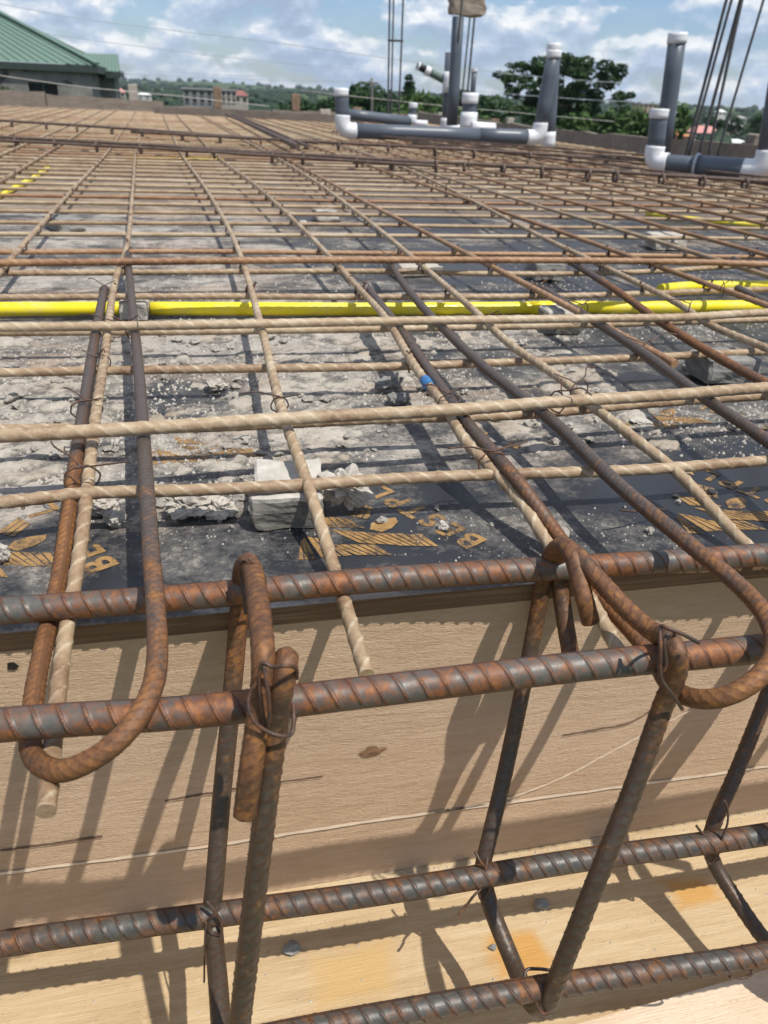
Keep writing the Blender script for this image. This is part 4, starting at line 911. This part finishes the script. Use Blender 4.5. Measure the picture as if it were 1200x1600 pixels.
# ------------------------------------------------------------------ column starter bars
M['rod'] = plainmat('dark_grey_bar', (0.060, 0.058, 0.060), .7, .3, 20)
def rod(p0, p1, Y, r, label, group, name='starter_bar'):
    a, b = Q(*p0, Y), Q(*p1, Y); d = b - a
    o = bar(name, [a - d * .12, a, b, b + d * .35], r, M['rod'], segs=8, step=.2, curve=False); tag(o, label, 'rebar', group)
G1 = 'bundle of starter bars at the right edge'
rod((1072, 240), (1135, 0), 5.6, .011, 'leftmost starter bar of the bundle at the right edge', G1)
rod((1077, 240), (1143, 0), 5.7, .010, 'second starter bar of the bundle at the right edge, touching the leftmost', G1)
rod((1092, 242), (1157, 0), 5.6, .012, 'middle starter bar of the bundle at the right edge', G1)
rod((1106, 243), (1173, -60), 5.9, .010, 'thin starter bar right of the middle one in the right bundle', G1)
rod((1106, 246), (1154, 18), 5.5, .010, 'fourth starter bar of the bundle at the right edge', G1)
rod((1120, 246), (1193, 0), 5.7, .009, 'rightmost starter bar leaning away from the right bundle', G1)
G2 = 'pair of starter bars left of the tall pipes'
rod((606, 178), (609, 0), 10.5, .011, 'left starter bar of the twin set standing left of the pipes', G2); rod((611, 178), (615, 0), 10.7, .010, 'inner left starter bar of the twin set left of the pipes', G2)
rod((623, 180), (630, 0), 10.5, .011, 'right starter bar of the twin set standing left of the pipes', G2)
o = bar('link_bar', [Q(606, 63, 10.45), Q(630, 64, 10.45)], .012, M['rod'], segs=6, step=.1, curve=False); tag(o, 'short link bar joining the twin starter bars left of the pipes', 'rebar')
G3 = 'starter bars behind the tallest pipe'
rod((722, 150), (737, 0), 9.8, .010, 'left starter bar behind the timber block', G3); rod((728, 170), (744, 0), 9.7, .012, 'right starter bar behind the timber block', G3); rod((716, 60), (722, 0), 8.5, .010, 'starter bar in front of the timber block', G3)
c = Q(729, 11, 9.2); o = rock('timber_block', c - np.array([0, 0, .09]), (.36, .14, .16), M['blockbrown'], 6.6, 3, .30, boxy=True); tag(o, 'weathered timber block clamped between starter bars above the tallest pipe', 'block')

# ------------------------------------------------------------------ slab edge boards and stubs
def edgeboard(p, q, h0, h1, label, th=0.06, mat='edgewall', z0=-0.05):
    p, q = np.array(p), np.array(q); n = 14; d = (q - p); ln = np.linalg.norm(d); d /= ln; nn = np.array([-d[1], d[0]]); V = []; F = []
    for i in range(n + 1):
        u = i / n; c = p + (q - p) * u; hh = h0 + (h1 - h0) * u + random.uniform(-.012, .012)
        for s in (-1, 1):
            for z in (z0, hh): V.append((*(c + nn * s * th / 2), z))
    for i in range(n):
        a = 4 * i; F += [(a, a + 4, a + 5, a + 1), (a + 2, a + 3, a + 7, a + 6), (a + 1, a + 5, a + 7, a + 3), (a, a + 2, a + 6, a + 4)]
    F += [(0, 1, 3, 2), (4 * n, 4 * n + 2, 4 * n + 3, 4 * n + 1)]
    o = mk('edge_board', V, F, M[mat]); tag(o, label, 'edge board', 'edge boards round the slab'); return o
edgeboard((XR + .04, 2.0), (XR + .04, 5.2), .17, .17, 'brown edge board at the right end of the slab, behind the right drain pipe')
edgeboard((XR + .05, 5.21), (XR + .03, 8.9), .185, .15, 'brown edge board along the right side between the two pipe runs')
edgeboard((XR + .04, 8.91), (XR + .04, 14.9), .16, .2, 'brown edge board on the right behind the long grey pipe')
edgeboard((-6.9, 15.06), (-2.35, 15.04), .30, .27, 'long weathered board along the far left slab edge below the green roofed house')
edgeboard((-2.33, 15.03), (-.5, 15.05), .24, .20, 'weathered board along the far slab edge by the pale block stub')
edgeboard((-.48, 15.05), (1.3, 15.04), .14, .12, 'low weathered board along the far slab edge left of centre')
edgeboard((1.32, 15.04), (XR + .1, 15.05), .14, .16, 'weathered board along the far slab edge behind the grey pipes')
o = mk('edge_plank', *merge([bar3((-.6, 13.7, .10), (2.4, 12.3, .10), .05, .10)]), M['edgewall']); tag(o, 'weathered plank lying across the far right mesh bay', 'plank')
def stub(px, y0, y1, wpx, Y, label, mat='stub', lean=0):
    a, b = Q(px, y0, Y), Q(px + lean, y1, Y); wd = wpx * ((a - CAM) @ FW) / FPX
    c = (a + b) / 2; o = rock('block_stub', (c[0], c[1], a[2]), (wd, wd, b[2] - a[2]), M[mat], px * .01, 2, .16, boxy=True); tag(o, label, 'block', 'stubs standing on the slab edge')
stub(208, 160, 132, 13, 15.1, 'pale concrete stub standing on the far left edge right of the house', 'block')
stub(340, 170, 137, 11, 15.1, 'brown timber stub on the far edge in front of the grey unfinished building')
stub(462, 174, 148, 12, 15.1, 'tan timber stub on the far edge left of the capped pipe')
stub(558, 178, 168, 13, 15.1, 'low tan block on the far edge right of the capped pipe', 'stub')
stub(508, 180, 171, 16, 15.1, 'low pale block on the far edge left of the capped pipe', 'block')
stub(688, 190, 176, 9, 15.1, 'pale block stub on the far edge left of the tallest pipe', 'block')
stub(772, 200, 186, 12, 13.5, 'brown block stub on the slab edge right of the short riser', 'stub')
stub(796, 200, 184, 11, 13.5, 'pale tan block stub on the slab edge left of the tall stack pipe', 'block')
stub(630, 186, 178, 14, 15.1, 'low brown block on the far edge right of the twin starter bars', 'stub')
stub(1181, 234, 210, 24, 6.0, 'small brown block standing on the edge board at the far right', 'edgewall')

# ------------------------------------------------------------------ wires and strings overhead
def cable(pts, Y, r, label, mat='metalwire', name='overhead_wire'):
    P3 = [Q(x, y, Y) for x, y in pts]; o = bar(name, P3, r * .62, M[mat], segs=6, step=.5); tag(o, label, 'wire' if name == 'overhead_wire' else 'string')
cable([(-60, -4), (0, 6), (120, 28), (250, 45), (420, 65), (600, 90), (800, 116)], 30, .018, 'highest overhead wire sagging across the sky from the top left')
cable([(30, 45), (110, 58), (230, 74), (420, 96), (560, 108)], 34, .016, 'overhead wire crossing the sky right of the green roof ridge')
cable([(186, 115), (300, 120), (420, 125), (580, 127), (660, 126)], 38, .016, 'low overhead wire just above the far hills')
cable([(160, 98), (260, 112), (420, 120)], 40, .012, 'faint overhead wire beside the green roof')
cable([(-40, 112), (0, 118), (130, 136), (260, 148), (330, 156), (420, 166)], 12, .006, 'pale string stretched in front of the house towards the far edge', 'string', 'string_line')
cable([(470, 141), (540, 149), (700, 166), (830, 178), (960, 190)], 12, .005, 'pale string stretched across the bushes behind the grey pipes', 'string', 'string_line')
cable([(740, 108), (810, 117), (930, 127), (1000, 131)], 32, .014, 'grey overhead wire crossing the top of the big tree')
cable([(720, 140), (850, 151), (960, 158), (1060, 160)], 32, .013, 'grey overhead wire crossing the middle of the big tree')

# ------------------------------------------------------------------ trees, bushes and the far wood
def leafcloud(rs, clumps, leaf, per, seed, squash=0.6):
    "leaf quads in clumps: list of (cx, cy, cz, radius)"
    g = np.random.default_rng(seed); V = []; 
    for cx, cy, cz, cr in clumps:
        m = int(per * (cr / rs) ** 2) + 12
        d = g.normal(size=(m, 3)); d /= np.linalg.norm(d, axis=1)[:, None]; rr = cr * g.uniform(.45, 1.08, m) ** .6
        c = np.array([cx, cy, cz]) + d * rr[:, None] * np.array([1, 1, squash])
        a = g.normal(size=(m, 3)); a[:, 2] *= .55; a /= np.linalg.norm(a, axis=1)[:, None]; b = np.cross(a, g.normal(size=(m, 3))); b /= np.linalg.norm(b, axis=1)[:, None]
        s = leaf * g.uniform(.6, 1.4, m)[:, None]
        V.append(np.stack([c - a * s, c + b * s * .45, c + a * s, c - b * s * .45], 1))
    V = np.concatenate(V).reshape(-1, 3); n = len(V) // 4
    return V, [np.arange(n * 4).reshape(n, 4)]
def limb(pts, r0, r1, segs=7):
    p = catmull(pts, 5); s = np.linspace(0, 1, len(p)); V, F, _, _ = sweep(pts, 1.0, segs=segs, step=.25, rmul=lambda S, T: r0 + (r1 - r0) * S / S.max()); return V, [tuple(f) for arr in F for f in arr.tolist()]
# big spreading tree
Yt = 45; base = np.array([20.0, Yt, terr(20, Yt)]); t = empty('spreading_tree', base); tag(t, 'big spreading dark green tree behind the tall stack pipe', 'tree')
top = Q(880, 90, Yt)[2]
tips = [(795, 122), (815, 105), (845, 97), (880, 92), (915, 97), (945, 102), (955, 125), (968, 150), (930, 145), (905, 120), (860, 118), (830, 132), (800, 145), (850, 150), (890, 150), (925, 170), (870, 175), (835, 165), (812, 172), (905, 190), (860, 195), (880, 110), (842, 112), (920, 112), (898, 135), (870, 138)]
cl = []; parts = []
g2 = random.Random(5)
parts.append(limb([base - np.array([0, 0, .3]), base + np.array([.1, 0, 1.4]), base + np.array([.2, .1, 3.0])], .26, .17))
for (x, y) in tips:
    q = Q(x, y, Yt + g2.uniform(-1.6, 1.6)); q = np.array(q); rr = g2.uniform(.34, .58)
    cl.append((q[0], q[1], q[2], rr))
    for e in range(4): cl.append((q[0] + g2.uniform(-.65, .65), q[1] + g2.uniform(-.9, .9), q[2] + g2.uniform(-.4, .16), rr * g2.uniform(.35, .85)))
    parts.append(limb([base + np.array([.2, .1, 2.6 + g2.uniform(-.8, .4)]), (base + np.array([.2, .1, 3.2]) + q) / 2 + np.array([0, 0, .25]), q], .085, .02, 5))
for (x, y, rr) in [(860, 130, .7), (890, 150, .75), (905, 135, .6), (850, 160, .7), (880, 178, .75), (915, 165, .6), (835, 150, .6), (865, 108, .55), (900, 108, .55), (920, 185, .7), (835, 185, .7), (940, 120, .45), (820, 122, .45)]:
    q = Q(x, y, Yt + g2.uniform(-.6, .9)); cl.append((q[0], q[1], q[2], rr))
mk('trunk', *merge(parts), M['bark'], t, True)
mk('crown', *leafcloud(.7, cl, .115, 330, 3, .5), M['leaf'], t)
# prototypes: bushy tree, conifer, shrub, palm
def bushytree(seed, h=5.0, w=2.2, mat='leaf'):
    gg = random.Random(seed); t = empty('bushy_tree', (0, 0, 0)); cl = []
    for _ in range(16):
        a = gg.uniform(0, 6.28); rr = w * .62 * gg.random() ** .5; cl.append((rr * math.cos(a), rr * math.sin(a), h * gg.uniform(.38, .92), gg.uniform(.5, .95) * w * .42))
    parts = [limb([(0, 0, -.4), (.05, 0, h * .3), (0, .05, h * .7)], .14, .05)] + [limb([(0, 0, h * .3), (c[0] * .5, c[1] * .5, c[2] * .8), c[:3]], .05, .015, 5) for c in cl[:7]]
    mk('trunk', *merge(parts), M['bark'], t, True); mk('crown', *leafcloud(w * .4, cl, .21, 130, seed, .75), M[mat], t); return t
def copytree(t, loc, s, rz):
    c = t.copy(); COL.objects.link(c); c.location = loc; c.scale = (s, s, s * random.uniform(.85, 1.15)); c.rotation_euler = (0, 0, rz)
    for ch in t.children:
        k = ch.copy(); COL.objects.link(k); k.parent = c
    return c
protoT = [bushytree(11), bushytree(12, 4.2, 2.8), bushytree(13, 3.4, 2.6, 'leaf2')]
fresh = [True, True, True]
def tree(px, ytop, Y, kind, label, group=None, s=None):
    q = Q(px, ytop, Y); gz = terr(q[0], q[1]); hh = (5.0, 4.2, 3.4)[kind]; s = (q[2] - gz) / hh if s is None else s
    if fresh[kind]:
        o = protoT[kind]; fresh[kind] = False; o.location = (q[0], q[1], gz); o.scale = (s, s, s)
    else: o = copytree(protoT[kind], (q[0], q[1], gz), s, random.uniform(0, 6))
    tag(o, label, 'tree', group); return o
for i, (px, yt) in enumerate([(548, 146), (566, 140), (590, 143), (606, 147), (628, 153), (660, 152), (690, 150), (720, 148), (752, 146), (775, 150), (510, 148), (480, 146), (452, 147)]):
    tree(px, yt + 2, 60 + 14 * random.random(), random.choice((0, 1, 0)), 'dark green tree in the row beyond the far slab edge', 'dark trees beyond the far edge')
for i, (px, yt) in enumerate([(655, 172), (680, 168), (700, 176), (900, 196), (935, 192), (975, 184), (998, 188), (985, 197), (1004, 202), (960, 200)]):
    tree(px, yt, 36 + 12 * random.random(), 2, 'bright green bushy tree just beyond the slab edge', 'bright bushes beyond the edge')
for i, (px, yt) in enumerate([(960, 172), (1000, 174), (1040, 178), (1075, 178), (1110, 180), (1150, 184), (1180, 188), (1195, 182), (1130, 192), (1165, 200)]):
    tree(px, yt, 110 + 60 * random.random(), random.choice((0, 1)), 'distant round green tree on the slope at the right', 'trees on the right slope')
b = tree(32, 138, 19, 2, 'small bright green bush below the wall of the green roofed house', None, .25); b.location.z = Q(32, 137, 19)[2] - 3.4 * .25
# conifer
q = Q(640, 119, 75); gz = terr(q[0], q[1]); hh = q[2] - gz; t = empty('conifer_tree', (q[0], q[1], gz)); tag(t, 'narrow dark conifer standing above the tree line', 'tree')
mk('trunk', *limb([(q[0], q[1], gz - .3), (q[0], q[1], gz + hh * .5), (q[0], q[1], gz + hh * .95)], .2, .03), M['bark'], t, True)
mk('crown', *leafcloud(.5, [(q[0] + random.uniform(-.1, .1), q[1], gz + hh * u, .30 + 1.25 * (1 - u)) for u in np.linspace(.25, .98, 14)], .2, 90, 9, .8), M['leaf'], t)
# palm-like tree with ragged fronds
q = Q(574, 126, 70); gz = terr(q[0], q[1]); t = empty('palm_tree', (q[0], q[1], gz)); tag(t, 'ragged palm like tree beside the utility pole', 'tree')
mk('trunk', *limb([(q[0] + .3, q[1], gz), (q[0] + .1, q[1], (gz + q[2]) / 2), (q[0], q[1], q[2] - .4)], .16, .1), M['bark'], t, True)
parts = []
for k in range(15):
    a = k * 2.4; ln = random.uniform(.9, 1.5); dz = random.uniform(-.5, .5)
    c0 = np.array([q[0], q[1], q[2] - .4]); m1 = c0 + np.array([math.cos(a) * ln * .5, math.sin(a) * ln * .5, .25 + dz * .4]); e1 = c0 + np.array([math.cos(a) * ln, math.sin(a) * ln, dz - .25]); s = np.array([-math.sin(a), math.cos(a), 0]) * .16
    parts.append(([c0 - s * .3, c0 + s * .3, m1 + s, e1, m1 - s], [(0, 1, 2, 4), (4, 2, 3)]))
for vv, ff in parts: mk('frond', vv, ff, M['leaf'], t)
# utility pole
a, b = Q(582, 185, 60), Q(581, 122, 60); t = empty('utility_pole', a); tag(t, 'grey utility pole among the trees behind the capped pipe', 'pole')
pole = bar('shaft', [a - np.array([0, 0, 2]), b], .10, M['pole'], t, segs=8, step=1, curve=False); mk('crossarm', *merge([bar3(b + np.array([-.5, 0, -.3]), b + np.array([.5, .1, -.3]), .1, .1)]), M['pole'], t)
# far wood: canopy of leaf clumps over the hills, nobody could count it
g3 = np.random.default_rng(21); V = []; F = []
ico = bmesh.new(); bmesh.ops.create_icosphere(ico, subdivisions=1, radius=1); iv = np.array([v.co[:] for v in ico.verts]); ico.verts.index_update(); fi = np.array([[v.index for v in f.verts] for f in ico.faces]); ico.free()
VV = []; FF = []; nv = 0
for _ in range(5200):
    r = math.exp(g3.uniform(math.log(120), math.log(2600))); a = g3.uniform(-.62, 1.05); x, y = r * math.sin(a), r * math.cos(a)
    if r < 220 and g3.random() < .45: continue
    if noise.noise(Vector((x * .008, y * .008, 5))) < -.22: continue
    s = g3.uniform(.9, 2.0) * (1 + r / 620); z = terr(x, y)
    vv = iv * np.array([s, s, s * .75]) * g3.uniform(.7, 1.25, (len(iv), 1)) + np.array([x, y, z + s * .35]); VV.append(vv); FF.append(fi + nv); nv += len(iv)
o = mk('far_wood', np.concatenate(VV), FF, M['leafhill'], origin=(0, 0, 0)); tag(o, 'far green wood covering the low hills along the horizon', 'wood', kind='stuff')

# ------------------------------------------------------------------ green roofed house
Yh = 24.0; D = 9.0
eL, eR = Q(-160, 88, Yh), Q(152, 106, Yh); wl = Q(0, 104, Yh)[2]
t = empty('green_roof_house', (-5, Yh, -3.5)); tag(t, 'unfinished grey house with a green metal roof at the far left', 'house')
ze = eR[2]; gz = -4.3; xw0, xw1 = -11.0, Q(140, 110, Yh + .13)[0]
wi = [Q(43, 128, Yh + .13), Q(92, 152, Yh + .13)]
wx0, wx1, wz1, wz0 = wi[0][0], wi[1][0], wi[0][2], wi[1][2] - .15
w0 = Yh + .13
# front wall in four pieces round the window opening
parts = [(boxv(xw0, w0, gz, wx0, w0 + .2, ze), BOXF), (boxv(wx1, w0, gz, xw1, w0 + .2, ze), BOXF), (boxv(wx0, w0, gz, wx1, w0 + .2, wz0), BOXF), (boxv(wx0, w0, wz1, wx1, w0 + .2, ze), BOXF), (boxv(xw1 - .2, w0 + .2, gz, xw1, w0 + D, ze), BOXF)]
mk('wall', *merge(parts), M['housewall'], t)
wn = mk('window', *merge([(boxv(wx0, w0 + .12, wz0, wx1, w0 + .16, wz1), BOXF)]), M['dark'], t)
mk('frame', *merge([(boxv(wx0, w0 + .06, wz1 - .05, wx1, w0 + .12, wz1), BOXF), (boxv((wx0 + wx1) / 2 - .03, w0 + .06, wz0, (wx0 + wx1) / 2 + .03, w0 + .12, wz1 - .05), BOXF)]), M['fascia'], wn)
rx, ry, rz = Q(-70, -15, Yh + 4.5)
x1 = eR[0]; ex0 = -12.5
def sheetroof(name, quad, n, mat, par):
    "roof sheet with raised ribs running down the slope: quad = ridge left, ridge right, eave right, eave left"
    a, b, c, d = map(np.array, quad); nn = np.cross(c - d, a - d); nn = nn / np.linalg.norm(nn); nn = nn if nn[2] > 0 else -nn; V = []; F = []
    for k in range(n + 1):
        u = k / n
        for du, h in ((-.12, 0), (-.05, .028), (.05, .028), (.12, 0)):
            uu = min(1, max(0, u + du / n)); V += [a + (b - a) * uu + nn * h, d + (c - d) * uu + nn * h]
    m = len(V) // 2
    for k in range(m - 1): F.append((2 * k, 2 * k + 1, 2 * k + 3, 2 * k + 2))
    return mk(name, V, F, mat, par)
pk = np.array([rx, ry, rz]); E1 = np.array([x1, Yh, ze + .05]); E0 = np.array([ex0, Yh, ze + .05]); E2 = np.array([x1, Yh + 9, ze + .05])
sheetroof('roof', (pk + np.array([-6, 0, 0]), pk, E1, E0), 44, M['roofgreen'], t)
sheetroof('roof', (pk, pk + np.array([0, .05, 0]), E2, E1), 26, M['roofgreen'], t)
mk('fascia', *merge([bar3(E0 + np.array([0, .02, -.09]), E1 + np.array([0, .02, -.09]), .05, .16), bar3(E1 + np.array([-.02, .05, -.09]), E2 + np.array([-.02, 0, -.09]), .05, .16)]), M['fascia'], t)
mk('ridge_cap', *merge([bar3(pk + np.array([0, 0, .05]), E1 + np.array([0, 0, .05]), .16, .05)]), M['roofgreen'], t)
# rear wing with its own lower gable
w2 = Yh + 2.2; a = Q(112, 83, w2 + 2.2); b = Q(184, 85, w2 + 2.2); c = Q(187, 112, w2); d = Q(140, 108, w2)
sheetroof('roof', (a, b, c, np.array([a[0], c[1], c[2]])), 14, M['roofgreen'], t)
mk('fascia', *merge([bar3(np.array([d[0] - 1, c[1] + .02, c[2] - .1]), c + np.array([0, .02, -.1]), .05, .14), bar3(c + np.array([-.02, .05, -.08]), b + np.array([-.02, 0, -.08]), .05, .14)]), M['fascia'], t)
xx = Q(178, 115, w2 + .35)[0]; mk('wall', boxv(xw1 - .6, w2 + .35, gz, xx, w2 + .7, c[2] - .05), BOXF, M['housewall'], t)

# ------------------------------------------------------------------ far buildings
MW = {k: plainmat('far_wall_' + k, c, .9, .12, .6) for k, c in dict(grey=(.20, .20, .195), cream=(.34, .31, .27), white=(.55, .53, .50), pink=(.48, .25, .22), tan=(.36, .27, .19)).items()}
MR = {k: plainmat('far_roof_' + k, c, .8, .12, .6) for k, c in dict(red=(.24, .10, .085), pink=(.50, .24, .21), white=(.70, .70, .68), grey=(.30, .29, .28), orange=(.46, .19, .09)).items()}
def farhouse(px0, px1, ytop, ybot, Y, wall, roof, label, cols=3, rows=1, flat=False, rfrac=.42, cat='house'):
    a, b = Q(px0, ybot, Y), Q(px1, ybot, Y); top = Q((px0 + px1) / 2, ytop, Y)[2]; x0, x1 = a[0], b[0]; zb = min(a[2], b[2]) - 2.5; hz = top - min(a[2], b[2]); wdt = x1 - x0; dp = wdt * .8
    ze = top - (0 if flat else hz * rfrac)
    t = empty('far_house', ((x0 + x1) / 2, Y, zb)); tag(t, label, cat)
    mk('wall', boxv(x0, Y, zb, x1, Y + dp, ze), BOXF, MW[wall], t)
    if flat: mk('roof', boxv(x0 - .2, Y - .2, ze, x1 + .2, Y + dp, ze + .25), BOXF, MR[roof], t)
    else:
        o = wdt * .06; V = [(x0 - o, Y - o, ze), (x1 + o, Y - o, ze), (x1 + o, Y + dp + o, ze), (x0 - o, Y + dp + o, ze), (x0 + wdt * .32, Y + dp / 2, top), (x1 - wdt * .32, Y + dp / 2, top)]
        mk('roof', V, [(0, 1, 5, 4), (1, 2, 5), (2, 3, 4, 5), (3, 0, 4), (3, 2, 1, 0)], MR[roof], t)
    z0 = min(a[2], b[2])
    for r in range(rows):
        for k in range(cols):
            cx = x0 + wdt * (k + .5) / cols; zz0 = z0 + (ze - z0) * (r + .25) / rows; zz1 = z0 + (ze - z0) * (r + .78) / rows; hw = wdt / cols * .24
            wn = mk('window', boxv(cx - hw, Y - .03, zz0, cx + hw, Y + .05, zz1), BOXF, M['dark'], t); mk('sill', boxv(cx - hw * 1.2, Y - .12, zz0 - .12, cx + hw * 1.2, Y - .035, zz0 - .003), BOXF, MW[wall], wn)
farhouse(287, 334, 140, 162, 150, 'grey', 'grey', 'unfinished grey two storey building left of the brown stub on the horizon', 4, 2, True)
farhouse(346, 370, 142, 162, 155, 'cream', 'grey', 'cream building right of the brown stub on the horizon', 3, 2, True)
farhouse(366, 388, 141, 161, 170, 'cream', 'red', 'small far house with a red roof beside the cream building', 2, 1)
farhouse(180, 196, 138, 152, 120, 'cream', 'pink', 'far pinkish roof house between the green house and the pale stub', 2, 1)
farhouse(214, 236, 145, 152, 140, 'white', 'white', 'low white roofed shed right of the pale stub', 2, 1)
farhouse(874, 914, 181, 195, 90, 'white', 'white', 'white roofed shed at the foot of the big tree', 2, 1)
farhouse(997, 1026, 163, 176, 260, 'tan', 'grey', 'tan block of flats on the skyline left of the tall right pipe', 4, 2, True)
farhouse(1048, 1072, 171, 185, 230, 'white', 'white', 'white house on the slope just right of the tall right pipe', 3, 1)
farhouse(1084, 1132, 197, 222, 120, 'white', 'pink', 'pink roofed house behind the starter bars', 4, 1)
farhouse(1120, 1160, 190, 205, 170, 'cream', 'white', 'long pale house right of the pink roofed house', 4, 1)
farhouse(1044, 1082, 205, 222, 110, 'pink', 'orange', 'low orange roofed house left of the starter bars', 3, 1)
farhouse(1122, 1134, 171, 180, 320, 'white', 'white', 'tiny white house high on the right slope', 2, 1)
farhouse(1150, 1166, 181, 190, 280, 'white', 'grey', 'small white house with grey roof near the right edge of the slope', 2, 1)
farhouse(1140, 1170, 218, 230, 105, 'cream', 'white', 'pale low building just above the brown edge board on the right', 3, 1)

# ------------------------------------------------------------------ air
hm = bpy.data.materials.new('haze_air'); hm.use_nodes = True; nt = hm.node_tree; nt.nodes.clear()
pv = nd(nt, 'ShaderNodeVolumePrincipled'); pv.inputs['Density'].default_value = 0.00013; pv.inputs['Color'].default_value = (0.80, 0.90, 1.0, 1); pv.inputs['Anisotropy'].default_value = 0.1
om = nd(nt, 'ShaderNodeOutputMaterial'); L(nt, pv.outputs[0], om.inputs['Volume'])
zmin = min((o.matrix_world.translation.z if False else min(v.co.z for v in o.data.vertices)) for o in [g]); zmax = max(v.co.z for v in g.data.vertices) + 30
o = mk('haze', boxv(-6300, -6300, zmin - 1, 6300, 6300, zmax), BOXF, hm); tag(o, 'thin pale blue haze in the air towards the hills', kind='stuff')
